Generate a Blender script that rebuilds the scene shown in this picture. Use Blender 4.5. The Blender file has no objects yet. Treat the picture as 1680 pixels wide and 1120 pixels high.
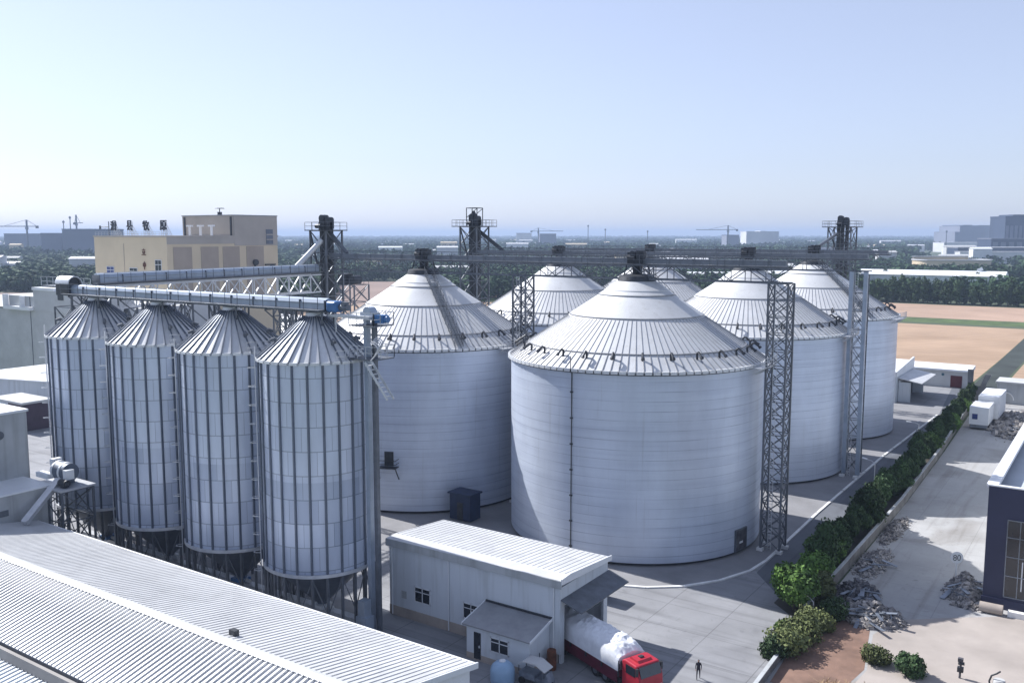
import bpy, math, random
import numpy as np
from mathutils import Vector, Matrix
random.seed(7)
R = math.radians
sc = bpy.context.scene
COL = sc.collection

# ------------------------------------------------------------------ camera
# the site grid is the world grid: x along the silo rows, y across them, metres
cam_d = bpy.data.cameras.new("camera")
cam_d.lens = 32.14; cam_d.sensor_width = 36.0
cam_d.clip_start = 0.5; cam_d.clip_end = 60000
cam = bpy.data.objects.new("camera", cam_d); COL.objects.link(cam)
cam.location = (0, 0, 36.0)
cam.rotation_euler = (R(90 - 6.654), 0, R(34.28))
sc.camera = cam

# ------------------------------------------------------------------ light
SUN_EL = R(41.0)
SD = Vector((-0.999, 0.045, 0)).normalized()          # horizontal direction towards the sun
wd = bpy.data.worlds.new("World"); sc.world = wd; wd.use_nodes = True
wn = wd.node_tree; bg = wn.nodes["Background"]
sky = wn.nodes.new("ShaderNodeTexSky"); sky.sky_type = 'NISHITA'
sky.sun_disc = False; sky.sun_elevation = SUN_EL
sky.sun_rotation = math.atan2(SD.x, SD.y)
sky.air_density = 1.0; sky.dust_density = 0.55; sky.ozone_density = 1.7; sky.altitude = 30
hsv = wn.nodes.new('ShaderNodeHueSaturation'); hsv.inputs['Saturation'].default_value = .62
tnt = wn.nodes.new('ShaderNodeMix'); tnt.data_type = 'RGBA'; tnt.blend_type = 'MULTIPLY'; tnt.inputs[0].default_value = 1.0
tnt.inputs[7].default_value = (.90, .93, 1.12, 1)      # cool cast of the hazy sky
wn.links.new(sky.outputs[0], hsv.inputs['Color']); wn.links.new(hsv.outputs[0], tnt.inputs[6]); veil = wn.nodes.new('ShaderNodeMix'); veil.data_type = 'RGBA'; veil.inputs[0].default_value = .33
veil.inputs[7].default_value = (3.5, 3.95, 5.0, 1)      # thin even veil of high haze
wn.links.new(tnt.outputs[2], veil.inputs[6]); wn.links.new(veil.outputs[2], bg.inputs[0]); bg.inputs[1].default_value = 0.10
sun_d = bpy.data.lights.new("sun", 'SUN'); sun_d.energy = 4.7; sun_d.angle = R(0.5); sun_d.color = (1.0, 0.975, 0.95)
sun = bpy.data.objects.new("sun", sun_d); COL.objects.link(sun)
sv = Vector((SD.x * math.cos(SUN_EL), SD.y * math.cos(SUN_EL), math.sin(SUN_EL)))
sun.rotation_euler = sv.to_track_quat('Z', 'Y').to_euler(); sun.location = (-200, 0, 200)
sc.view_settings.view_transform = 'Standard'; sc.view_settings.look = 'None'
sc.view_settings.exposure = 0.68; sc.view_settings.gamma = 1.0
sc.cycles.volume_bounces = 0; sc.cycles.max_bounces = 5

# ------------------------------------------------------------------ helpers
class MB:
    def __init__(s): s.v = []; s.f = []
    def add(s, vs, fs):
        n = len(s.v); s.v += [tuple(v) for v in vs]; s.f += [tuple(i + n for i in f) for f in fs]; return s
    def box(s, x0, y0, z0, x1, y1, z1):
        return s.add([(x0,y0,z0),(x1,y0,z0),(x1,y1,z0),(x0,y1,z0),(x0,y0,z1),(x1,y0,z1),(x1,y1,z1),(x0,y1,z1)],
              [(0,3,2,1),(4,5,6,7),(0,1,5,4),(1,2,6,5),(2,3,7,6),(3,0,4,7)])
    def bar(s, p, q, w, h=None):
        h = h or w; p = Vector(p); q = Vector(q); d = (q - p)
        if d.length < 1e-6: return s
        d.normalize(); up = Vector((0,0,1)) if abs(d.z) < .95 else Vector((1,0,0))
        sx = d.cross(up).normalized() * (w/2); sz = sx.cross(d).normalized() * (h/2)
        vs = [p-sx-sz, p+sx-sz, p+sx+sz, p-sx+sz, q-sx-sz, q+sx-sz, q+sx+sz, q-sx+sz]
        return s.add(vs, [(0,1,2,3),(7,6,5,4),(0,4,5,1),(1,5,6,2),(2,6,7,3),(3,7,4,0)])
    def tube(s, p, q, r, n=8, r2=None):
        r2 = r if r2 is None else r2
        p = Vector(p); q = Vector(q); d = (q - p).normalized(); up = Vector((0,0,1)) if abs(d.z) < .95 else Vector((1,0,0))
        a = d.cross(up).normalized(); b = a.cross(d); vs = []
        for c, rr in ((p, r), (q, r2)):
            for i in range(n):
                t = 2*math.pi*i/n; vs.append(c + a*math.cos(t)*rr + b*math.sin(t)*rr)
        fs = [(i, (i+1) % n, n+(i+1) % n, n+i) for i in range(n)] + [tuple(range(n))[::-1], tuple(range(n, 2*n))]
        return s.add(vs, fs)
    def path(s, pts, r, n=6):
        for i in range(len(pts)-1): s.tube(pts[i], pts[i+1], r, n)
        return s
    def lathe(s, prof, n=64, cx=0, cy=0, cap0=False, cap1=False, ph=0):
        vs = []
        for (r, z) in prof:
            for i in range(n):
                t = 2*math.pi*i/n + ph; vs.append((cx + r*math.cos(t), cy + r*math.sin(t), z))
        fs = []
        for k in range(len(prof)-1):
            for i in range(n):
                j = (i+1) % n; fs.append((k*n+i, k*n+j, (k+1)*n+j, (k+1)*n+i))
        if cap0: fs.append(tuple(range(n))[::-1])
        if cap1: fs.append(tuple(range((len(prof)-1)*n, len(prof)*n)))
        return s.add(vs, fs)
    def prism(s, pts, z0, z1):
        n = len(pts)
        a = sum(pts[i][0]*pts[(i+1)%n][1]-pts[(i+1)%n][0]*pts[i][1] for i in range(n))
        if a < 0: pts = pts[::-1]
        vs = [(x,y,z0) for x,y in pts] + [(x,y,z1) for x,y in pts]
        return s.add(vs, [tuple(range(n))[::-1], tuple(range(n,2*n))] + [(i,(i+1)%n,n+(i+1)%n,n+i) for i in range(n)])
    def sheet(s, pts, z):
        n = len(pts); a = sum(pts[i][0]*pts[(i+1)%n][1]-pts[(i+1)%n][0]*pts[i][1] for i in range(n))
        if a < 0: pts = pts[::-1]
        return s.add([(x,y,z) for x,y in pts], [tuple(range(n))])
    def extr(s, prof, axis, u0, u1):
        """prof: closed (u,z) polygon in the plane across axis; axis 'x' -> prof is (y,z)"""
        n = len(prof)
        if axis == 'x': vs = [(u0,p[0],p[1]) for p in prof] + [(u1,p[0],p[1]) for p in prof]
        else: vs = [(p[0],u0,p[1]) for p in prof] + [(p[0],u1,p[1]) for p in prof]
        fs = [tuple(range(n)), tuple(range(n,2*n))[::-1]] + [(i,n+i,n+(i+1)%n,(i+1)%n) for i in range(n)]
        return s.add(vs, fs)

def origin(o):
    p = Vector((0,0,0))
    while o is not None: p += o.location; o = o.parent
    return p
def build(name, mb, m, parent=None, smooth=False, fix=False):
    me = bpy.data.meshes.new(name)
    o0 = origin(parent) if parent else Vector((0,0,0))
    vs = [(v[0]-o0.x, v[1]-o0.y, v[2]-o0.z) for v in mb.v]
    me.from_pydata(vs, [], mb.f); me.materials.append(m)
    if fix:
        import bmesh
        b = bmesh.new(); b.from_mesh(me); bmesh.ops.recalc_face_normals(b, faces=b.faces); b.to_mesh(me); b.free()
    if smooth:
        me.polygons.foreach_set('use_smooth', [True]*len(me.polygons))
        try: me.set_sharp_from_angle(angle=R(35))
        except Exception: pass
    me.update()
    o = bpy.data.objects.new(name, me); COL.objects.link(o)
    if parent: o.parent = parent
    return o
def tag(o, label=None, cat=None, group=None, kind=None):
    if label: o['label'] = label
    if cat: o['category'] = cat
    if group: o['group'] = group
    if kind: o['kind'] = kind
    return o
def thing(name, label, cat, loc=(0,0,0), group=None):
    o = bpy.data.objects.new(name, None); COL.objects.link(o); o.location = loc; o.empty_display_size = .5
    return tag(o, label, cat, group)
def solid(name, mb, m, label, cat, group=None, smooth=False, fix=False):
    """a thing that is one mesh: its origin goes to its base centre"""
    xs = [v[0] for v in mb.v]; ys = [v[1] for v in mb.v]; zs = [v[2] for v in mb.v]
    c = ((min(xs)+max(xs))/2, (min(ys)+max(ys))/2, min(zs))
    mb.v = [(v[0]-c[0], v[1]-c[1], v[2]-c[2]) for v in mb.v]
    o = build(name, mb, m, None, smooth, fix); o.location = c
    return tag(o, label, cat, group)
def struct(name, mb, m): return tag(build(name, mb, m), kind='structure')
def dup(root, loc, rotz=0, label=None, group=None, scale=None):
    def cp(o, par):
        c = o.copy(); COL.objects.link(c)
        if par is not None: c.parent = par
        for ch in [x for x in ALLCH.get(o, [])]: cp(ch, c)
        return c
    r = cp(root, None); r.location = loc; r.rotation_euler = (0,0,rotz)
    if scale: r.scale = (scale[0], scale[0], scale[1]) if isinstance(scale, tuple) else (scale,)*3
    if label: r['label'] = label
    if group: r['group'] = group
    return r
ALLCH = {}
def index(root):
    def go(o):
        ALLCH[o] = list(o.children)
        for c in o.children: go(c)
    go(root)

# ------------------------------------------------------------------ materials
def mat(name, col, rough=.6, metal=0., var=.12, scale=1.0, bump=0., streak=0., spec=.5, col2=None, detail=6.):
    m = bpy.data.materials.new(name); m.use_nodes = True; nt = m.node_tree; N = nt.nodes; Lk = nt.links
    b = N["Principled BSDF"]; b.inputs['Roughness'].default_value = rough; b.inputs['Metallic'].default_value = metal
    b.inputs['Specular IOR Level'].default_value = spec
    g = N.new('ShaderNodeNewGeometry'); mp = N.new('ShaderNodeMapping')
    Lk.new(g.outputs['Position'], mp.inputs['Vector'])
    if streak: mp.inputs['Scale'].default_value = (scale, scale, scale*streak)
    else: mp.inputs['Scale'].default_value = (scale,)*3
    n = N.new('ShaderNodeTexNoise'); n.inputs['Scale'].default_value = 1.0; n.inputs['Detail'].default_value = detail
    n.inputs['Roughness'].default_value = .62
    Lk.new(mp.outputs[0], n.inputs['Vector'])
    cr = N.new('ShaderNodeValToRGB'); c = Vector(col); c2 = Vector(col2) if col2 else c*(1-var*1.6)
    c1 = c*(1+var)
    cr.color_ramp.elements[0].position = .3; cr.color_ramp.elements[1].position = .7
    cr.color_ramp.elements[0].color = (*c2, 1); cr.color_ramp.elements[1].color = (min(c1[0],1), min(c1[1],1), min(c1[2],1), 1)
    Lk.new(n.outputs[0], cr.inputs[0]); Lk.new(cr.outputs[0], b.inputs['Base Color'])
    if bump:
        bp = N.new('ShaderNodeBump'); bp.inputs['Strength'].default_value = bump; bp.inputs['Distance'].default_value = .05
        Lk.new(n.outputs[0], bp.inputs['Height']); Lk.new(bp.outputs[0], b.inputs['Normal'])
    m['b'] = 1
    return m
def nodes(m): return m.node_tree.nodes, m.node_tree.links, m.node_tree.nodes["Principled BSDF"]
def mathn(N, Lk, op, a, b=None, c=None):
    n = N.new('ShaderNodeMath'); n.operation = op
    for i, x in enumerate((a, b, c)):
        if x is None: continue
        if isinstance(x, (int, float)): n.inputs[i].default_value = x
        else: Lk.new(x, n.inputs[i])
    return n.outputs[0]
def mulcol(m, fac, dark):
    """multiply base colour by `dark` where fac is 1"""
    N, Lk, b = nodes(m); src = b.inputs['Base Color'].links[0].from_socket
    mx = N.new('ShaderNodeMix'); mx.data_type = 'RGBA'; mx.blend_type = 'MULTIPLY'
    Lk.new(fac, mx.inputs[0]); Lk.new(src, mx.inputs[6]); mx.inputs[7].default_value = (*dark, 1)
    Lk.new(mx.outputs[2], b.inputs['Base Color'])
def seams_z(m, pitch, width, dark=(.62,.64,.68), jit=.0):
    """horizontal lock-seam lines every `pitch` metres of object height, with weathered strength"""
    N, Lk, b = nodes(m); tc = N.new('ShaderNodeTexCoord'); sp = N.new('ShaderNodeSeparateXYZ'); Lk.new(tc.outputs['Object'], sp.inputs[0])
    w = mathn(N, Lk, 'FRACT', mathn(N, Lk, 'DIVIDE', sp.outputs[2], pitch))
    ln = mathn(N, Lk, 'LESS_THAN', w, width/pitch)
    n = N.new('ShaderNodeTexNoise'); n.inputs['Scale'].default_value = .22; n.inputs['Detail'].default_value = 3
    Lk.new(tc.outputs['Object'], n.inputs['Vector'])
    st = mathn(N, Lk, 'MULTIPLY', ln, mathn(N, Lk, 'MULTIPLY_ADD', n.outputs[0], 2.6, -.75)); 
    st.node.use_clamp = True
    mulcol(m, st, dark)
def joints(m, px, py, w, dark=(.6,.6,.6)):
    N, Lk, b = nodes(m); g = N.new('ShaderNodeNewGeometry'); sp = N.new('ShaderNodeSeparateXYZ'); Lk.new(g.outputs['Position'], sp.inputs[0])
    a = mathn(N, Lk, 'LESS_THAN', mathn(N, Lk, 'FRACT', mathn(N, Lk, 'DIVIDE', sp.outputs[0], px)), w/px)
    c = mathn(N, Lk, 'LESS_THAN', mathn(N, Lk, 'FRACT', mathn(N, Lk, 'DIVIDE', sp.outputs[1], py)), w/py)
    mulcol(m, mathn(N, Lk, 'MAXIMUM', a, c), dark)
def panels(m, nseg, ph):
    """bolted sheets of a hopper silo: per-sheet tint and dark lap joints"""
    N, Lk, b = nodes(m); tc = N.new('ShaderNodeTexCoord'); sp = N.new('ShaderNodeSeparateXYZ'); Lk.new(tc.outputs['Object'], sp.inputs[0])
    u = mathn(N, Lk, 'MULTIPLY', mathn(N, Lk, 'ARCTAN2', sp.outputs[1], sp.outputs[0]), nseg/(2*math.pi)*1.0)
    v = mathn(N, Lk, 'DIVIDE', sp.outputs[2], ph)
    row = mathn(N, Lk, 'FLOOR', v)
    off = mathn(N, Lk, 'MULTIPLY', mathn(N, Lk, 'MODULO', row, 2.0), .5)
    uu = mathn(N, Lk, 'MULTIPLY_ADD', u, .5, off); col = mathn(N, Lk, 'FLOOR', uu)
    cx = N.new('ShaderNodeCombineXYZ'); Lk.new(col, cx.inputs[0]); Lk.new(row, cx.inputs[1])
    oi = N.new('ShaderNodeObjectInfo'); Lk.new(oi.outputs['Random'], cx.inputs[2])
    wn_ = N.new('ShaderNodeTexWhiteNoise'); wn_.noise_dimensions = '3D'; Lk.new(cx.outputs[0], wn_.inputs['Vector'])
    ex = mathn(N, Lk, 'LESS_THAN', mathn(N, Lk, 'FRACT', v), .04)
    ey = mathn(N, Lk, 'LESS_THAN', mathn(N, Lk, 'FRACT', uu), .018)
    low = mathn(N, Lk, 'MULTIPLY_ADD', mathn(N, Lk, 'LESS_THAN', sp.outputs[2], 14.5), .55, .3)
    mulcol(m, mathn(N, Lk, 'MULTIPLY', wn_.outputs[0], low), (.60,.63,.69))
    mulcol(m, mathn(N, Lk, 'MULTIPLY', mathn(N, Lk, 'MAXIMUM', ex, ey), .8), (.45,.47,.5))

def stains(m, sc_, dark, lo=.56, hi=.72):
    N, Lk, b = nodes(m); g = N.new('ShaderNodeNewGeometry'); n = N.new('ShaderNodeTexNoise'); n.inputs['Scale'].default_value = sc_; n.inputs['Detail'].default_value = 7; n.inputs['Distortion'].default_value = 1.2
    Lk.new(g.outputs['Position'], n.inputs['Vector']); mr = N.new('ShaderNodeMapRange'); mr.inputs[1].default_value = lo; mr.inputs[2].default_value = hi; Lk.new(n.outputs[0], mr.inputs[0])
    mulcol(m, mr.outputs[0], dark)
def drips(m, sx, sz, dark, lo=.55, hi=.8, amt=1.0):
    """vertical rain and dirt streaks"""
    N, Lk, b = nodes(m); g = N.new('ShaderNodeNewGeometry'); mp = N.new('ShaderNodeMapping'); mp.inputs['Scale'].default_value = (sx, sx, sz)
    Lk.new(g.outputs['Position'], mp.inputs['Vector']); n = N.new('ShaderNodeTexNoise'); n.inputs['Scale'].default_value = 1; n.inputs['Detail'].default_value = 5
    Lk.new(mp.outputs[0], n.inputs['Vector']); mr = N.new('ShaderNodeMapRange'); mr.inputs[1].default_value = lo; mr.inputs[2].default_value = hi; mr.inputs[4].default_value = amt
    Lk.new(n.outputs[0], mr.inputs[0]); mulcol(m, mr.outputs[0], dark)
M = {}
M['silo_wall'] = mat('galvanised_silo_wall', (.58,.64,.745), .42, .22, .07, .25, .02, streak=.35)
seams_z(M['silo_wall'], 1.07, .07, (.60,.63,.68))
drips(M['silo_wall'], .03, .93, (.91,.915,.93), .42, .62); drips(M['silo_wall'], .10, 2.2, (.93,.935,.95), .5, .66); drips(M['silo_wall'], 3.0, .10, (.86,.85,.83), .62, .78)
M['silo_roof'] = mat('galvanised_silo_roof', (.63,.64,.65), .5, .12, .06, .3); drips(M['silo_roof'], 1.4, 1.4, (.88,.87,.85), .55, .78)
M['rib'] = mat('weathered_rib_steel', (.30,.31,.33), .5, .2, .1, 1)
M['rim'] = mat('pale_gutter_steel', (.66,.68,.70), .45, .2, .08, .6)
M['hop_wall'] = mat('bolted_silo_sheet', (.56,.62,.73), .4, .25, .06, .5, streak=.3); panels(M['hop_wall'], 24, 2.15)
M['hop_roof'] = mat('bright_silo_roof_sheet', (.68,.69,.70), .4, .25, .07, .6)
M['stiff'] = mat('silo_stiffener_steel', (.14,.165,.21), .5, .4, .12, 1)
M['steel'] = mat('galvanised_structural_steel', (.14,.155,.18), .5, .4, .18, 1)
M['dark'] = mat('dark_machinery_paint', (.045,.05,.06), .5, .3, .25, 2)
M['lsteel'] = mat('light_galvanised_steel', (.55,.57,.60), .4, .35, .1, 1)
M['wdark'] = mat('weathered_wall', (.17,.165,.16), .9, 0, .3, .6)
M['slab'] = mat('dark_weathered_slab', (.16,.165,.17), .9, 0, .2, .8)
M['purple'] = mat('dark_purple_brown_wall', (.055,.035,.06), .6, 0, .15, .8)
M['band'] = mat('shaded_wall_band', (.30,.285,.27), .8, 0, .12, .3)  # white wall band with its shade put into the base colour
M['gcas'] = mat('dull_gantry_casing', (.20,.22,.25), .5, .3, .15, .8)
M['conv'] = mat('conveyor_casing_steel', (.36,.42,.50), .4, .35, .1, .8)
M['blue'] = mat('blue_machine_paint', (.06,.17,.38), .4, 0, .15, 1)
M['bluedk'] = mat('faded_dark_blue_paint', (.018,.035,.085), .6, 0, .2, 1)
M['concrete'] = mat('yard_concrete', (.255,.26,.275), .85, 0, .14, .12, .05, detail=9); joints(M['concrete'], 6.0, 5.0, .08, (.62,.62,.63))
M['asphalt'] = mat('grey_site_road', (.12,.13,.15), .85, 0, .12, .15, .05, detail=9)
def tracks(m, sx, sy, dark, lo=.52, hi=.72):
    N, Lk, b = nodes(m); g = N.new('ShaderNodeNewGeometry'); mp = N.new('ShaderNodeMapping'); mp.inputs['Scale'].default_value = (sx, sy, 1)
    Lk.new(g.outputs['Position'], mp.inputs['Vector']); n = N.new('ShaderNodeTexNoise'); n.inputs['Scale'].default_value = 1; n.inputs['Detail'].default_value = 5; n.inputs['Distortion'].default_value = .5
    Lk.new(mp.outputs[0], n.inputs['Vector']); mr = N.new('ShaderNodeMapRange'); mr.inputs[1].default_value = lo; mr.inputs[2].default_value = hi
    Lk.new(n.outputs[0], mr.inputs[0]); mulcol(m, mr.outputs[0], dark)
tracks(M['concrete'], .05, .9, (.74,.74,.74)); tracks(M['asphalt'], 1.1, .04, (.72,.72,.73))
stains(M['concrete'], .09, (.70,.70,.71)); stains(M['concrete'], .9, (.82,.82,.82), .6, .75)
stains(M['asphalt'], .12, (.72,.72,.73))
M['apron'] = mat('silo_apron_concrete', (.24,.24,.25), .85, 0, .12, .2, .05, detail=9)
M['kerb'] = mat('pale_kerb_concrete', (.72,.72,.71), .8, 0, .12, .7)
M['npave'] = mat('neighbour_yard_concrete', (.36,.36,.36), .85, 0, .16, .07, .05, detail=9); joints(M['npave'], 7.0, 7.0, .08, (.82,.82,.82))
tracks(M['npave'], .8, .05, (.80,.78,.76)); stains(M['npave'], .08, (.70,.67,.64)); stains(M['npave'], 1.1, (.8,.79,.77), .6, .74)
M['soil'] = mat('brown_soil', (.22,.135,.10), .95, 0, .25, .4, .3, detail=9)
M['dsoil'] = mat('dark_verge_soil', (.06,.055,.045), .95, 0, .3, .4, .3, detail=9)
M['ditch'] = mat('dark_ditch', (.035,.045,.04), .9, 0, .3, .1, .2)
M['sand'] = mat('warm_sandy_ground', (.37,.33,.30), .95, 0, .14, .15, .1, detail=9)
M['field'] = mat('tan_ploughed_field', (.40,.28,.19), .95, 0, .13, .03, .1, detail=10)
M['field2'] = mat('pale_tan_field', (.41,.285,.21), .95, 0, .12, .03, .1, detail=10)
for k_ in ('field', 'field2'):
    N, Lk, b = nodes(M[k_]); g = N.new('ShaderNodeNewGeometry'); wv_ = N.new('ShaderNodeTexWave'); wv_.bands_direction = 'Y'; wv_.inputs['Scale'].default_value = .06; wv_.inputs['Distortion'].default_value = 3.5; wv_.inputs['Detail'].default_value = 4
    Lk.new(g.outputs['Position'], wv_.inputs['Vector']); mulcol(M[k_], mathn(N, Lk, 'MULTIPLY', wv_.outputs[1], .6), (.84,.82,.80)); stains(M[k_], .018, (.82,.80,.76), .5, .7)
M['fieldl'] = mat('grey_brown_field', (.26,.19,.16), .95, 0, .12, .02, .1)
M['grass'] = mat('field_edge_grass', (.075,.12,.035), .95, 0, .35, .15, .2, detail=10)
M['leaf'] = mat('tree_leaf', (.036,.068,.024), .7, 0, .5, .5, col2=(.02,.042,.015), spec=.25)
M['leaf_b'] = mat('bright_tree_leaf', (.085,.16,.03), .65, 0, .45, .7, col2=(.03,.065,.015), spec=.25)
M['leaf_o'] = mat('olive_shrub_leaf', (.12,.14,.05), .7, 0, .4, .7, col2=(.045,.06,.025), spec=.25)
M['leaf_far'] = mat('far_wood_leaf', (.045,.085,.036), .8, 0, .4, .02, col2=(.016,.036,.02), spec=.15)
M['bark'] = mat('tree_bark', (.10,.08,.06), .9, 0, .25, 2)
M['wh_roof'] = mat('corrugated_warehouse_roof', (.60,.61,.62), .5, .1, .07, .15, detail=8)
stains(M['wh_roof'], .35, (.82,.82,.82), .5, .75)
M['wh_rib'] = mat('roof_standing_rib', (.60,.61,.62), .5, .1, .05, .3)
M['white'] = mat('white_painted_panel', (.74,.76,.78), .5, 0, .05, .3)
M['wallb'] = mat('pale_blue_grey_cladding', (.60,.64,.68), .5, 0, .05, .4, streak=.1)
drips(M['wallb'], 1.6, .12, (.78,.78,.76), .52, .75)
M['wallg'] = mat('light_grey_render', (.50,.51,.51), .8, 0, .08, .3)
M['wallf'] = mat('grey_plastered_wall', (.42,.44,.45), .85, 0, .1, .25); drips(M['wallf'], 1.2, .08, (.72,.71,.69), .5, .75)
M['brick'] = mat('plinth_render', (.38,.33,.29), .85, 0, .12, .8)
M['glass'] = mat('dark_window_glass', (.015,.02,.03), .15, 0, .2, 1, spec=.8)
M['bluegl'] = mat('blue_tinted_window', (.05,.07,.22), .25, 0, .2, 1)
M['frame'] = mat('white_window_frame', (.7,.72,.74), .5, 0, .04, 1)
M['beige'] = mat('beige_plaster', (.62,.52,.37), .85, 0, .05, .12)
M['beige2'] = mat('brown_wall_panel', (.38,.32,.265), .85, 0, .07, .2)
M['greypl'] = mat('grey_beige_plaster', (.41,.375,.335), .85, 0, .06, .15)
M['navy'] = mat('navy_metal_cladding', (.030,.035,.080), .5, .1, .1, .5)
M['navyr'] = mat('grey_membrane_roof', (.50,.54,.58), .7, 0, .07, .2)
M['tarp'] = mat('white_tarpaulin', (.72,.74,.78), .6, 0, .08, 1.2, .8)
M['red'] = mat('red_truck_paint', (.42,.022,.04), .35, 0, .1, 1)
M['maroon'] = mat('maroon_truck_bed', (.11,.012,.03), .5, 0, .2, 1)
M['tyre'] = mat('tyre_rubber', (.015,.015,.017), .8, 0, .1, 3)
M['rust'] = mat('rusty_sheet', (.17,.065,.035), .8, .2, .35, 1.5)
M['rubble'] = mat('concrete_rubble', (.37,.35,.335), .9, 0, .35, 1.4, .3, col2=(.13,.12,.115))
M['rubble_d'] = mat('dark_scrap', (.10,.10,.115), .7, .2, .5, 1.0, .3)
M['scrapm'] = mat('mixed_scrap', (.20,.19,.19), .8, .1, .45, 1.1, .2, col2=(.05,.05,.055))
M['sheetm'] = mat('scrap_sheet_metal', (.24,.27,.32), .45, .5, .3, .8)
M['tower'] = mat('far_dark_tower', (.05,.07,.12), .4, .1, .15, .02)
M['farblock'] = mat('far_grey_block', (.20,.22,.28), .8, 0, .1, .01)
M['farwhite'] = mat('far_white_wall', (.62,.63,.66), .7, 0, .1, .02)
M['cloth'] = mat('dark_clothing', (.02,.02,.03), .8, 0, .2, 5)
M['skin'] = mat('skin', (.35,.2,.14), .6, 0, .05, 5)
M['tank'] = mat('light_blue_plastic', (.28,.42,.58), .35, 0, .06, 1)
M['teal'] = mat('teal_banner', (.04,.12,.16), .6, 0, .2, .5)
M['darkred'] = mat('dark_red_door_paint', (.10,.015,.02), .6, 0, .15, 1)
M['land'] = mat('countryside_ground', (.075,.095,.05), .95, 0, .35, .004, col2=(.035,.055,.03), detail=12)
M['sign'] = mat('sign_letter_metal', (.05,.055,.07), .5, .2, .15, 2)

# leafy materials: each tree its own tone
for k in ('leaf', 'leaf_b', 'leaf_o', 'leaf_far'):
    N, Lk, b = nodes(M[k])
    oi = N.new('ShaderNodeObjectInfo'); hs = N.new('ShaderNodeHueSaturation')
    src = b.inputs['Base Color'].links[0].from_socket
    Lk.new(mathn(N, Lk, 'MULTIPLY_ADD', oi.outputs['Random'], .6, .7), hs.inputs['Value']); Lk.new(src, hs.inputs['Color'])
    Lk.new(hs.outputs[0], b.inputs['Base Color'])

# ------------------------------------------------------------------ setting
def ring(r, n=96): return [(r*math.cos(2*math.pi*i/n), r*math.sin(2*math.pi*i/n)) for i in range(n)]
struct('ground', MB().sheet(ring(13000), 0.0), M['land'])
# site yard (everything left of the kerb) and road, laid as sheets
struct('yard', MB().sheet([(-215,40),(-20,40),(-22.6,77),(-23.7,84),(-23.9,130),(-26.8,215),(-28,243),(-215,243)], .004), M['concrete'])
K = [(-53,75.6),(-47,79.2),(-42.4,81.2),(-39.5,82.4),(-36.5,84.8),(-34,88.4),(-32.3,93.0),(-31.9,97),(-32.0,103),(-32.3,118),(-32.3,156),(-31.2,198)]
struct('apron', MB().sheet(K + [(-31.2,205),(-112,205),(-112,75.6)], .008), M['apron'])
struct('road', MB().sheet([(-31.6,93),(-27.6,88),(-27.2,130),(-28.0,160),(-28.6,200),(-29,243),(-35,243),(-31.0,198),(-32.1,156),(-32.1,118),(-31.8,103)], .012), M['asphalt'])
kb = MB()
for i in range(len(K)-1):
    (x0,y0),(x1,y1) = K[i], K[i+1]; L_ = math.hypot(x1-x0, y1-y0); n = max(1, int(L_/6))
    for k in range(n):
        t0 = k/n; t1 = (k+1)/n - .012
        kb.bar((x0+(x1-x0)*t0, y0+(y1-y0)*t0, .07), (x0+(x1-x0)*t1, y0+(y1-y0)*t1, .07), .34, .14)
struct('kerb', kb, M['kerb'])
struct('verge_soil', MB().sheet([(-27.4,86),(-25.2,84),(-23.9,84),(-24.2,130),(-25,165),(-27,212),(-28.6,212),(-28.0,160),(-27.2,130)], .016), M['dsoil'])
struct('neighbour_yard', MB().sheet([(-23.4,60),(60,60),(60,250),(-20,250),(-26.4,215),(-24.6,165),(-23.7,130),(-23.3,84)], .006), M['npave'])
struct('soil_patch', MB().sheet([(-22.6,86),(-18.2,85.6),(-17.4,81),(-16.6,76.5),(-17.5,70),(-22.4,70),(-22.9,78)], .014), M['soil'])
struct('field_tan', MB().sheet([(-330,243.4),(-31.5,243.4),(-31,300),(-31,363),(-31,399),(-330,399)], .010), M['field'])
struct('farm_track', MB().sheet([(-30.8,243.4),(-25.2,228),(-25.0,300),(-24.6,420),(-30.8,420)], .018), M['ditch'])
struct('field_east', MB().sheet([(-24.4,251),(180,251),(180,412),(-24.4,412)], .012), M['field'])
struct('grass_strip', MB().sheet([(-330,403),(180,412),(180,430),(-330,428)], .014), M['grass'])
struct('field_back', MB().sheet([(-330,430),(180,432),(180,512),(-330,516)], .010), M['field2'])
struct('field_west', MB().sheet([(-700,220),(-587,292),(-550,313),(-402,232),(-428,190),(-480,150)], .010), M['fieldl'])
struct('field_grey', MB().sheet([(-509,508),(-455,545),(-318,352),(-342,338)], .014), M['fieldl'])

# haze: the air of the whole scene
hz = bpy.data.materials.new('haze_air'); hz.use_nodes = True; hz.node_tree.nodes.clear()
pv = hz.node_tree.nodes.new('ShaderNodeVolumePrincipled'); ho = hz.node_tree.nodes.new('ShaderNodeOutputMaterial')
pv.inputs['Color'].default_value = (.52,.66,.90,1); pv.inputs['Density'].default_value = .00019; pv.inputs['Anisotropy'].default_value = .1
for k in ('Density Attribute', 'Color Attribute', 'Temperature Attribute'):
    try: pv.inputs[k].default_value = ''
    except Exception: pass
hz.node_tree.links.new(pv.outputs[0], ho.inputs['Volume'])
tag(build('haze', MB().box(-13300,-13300,-1,13300,13300,95), hz), kind='stuff')

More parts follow.
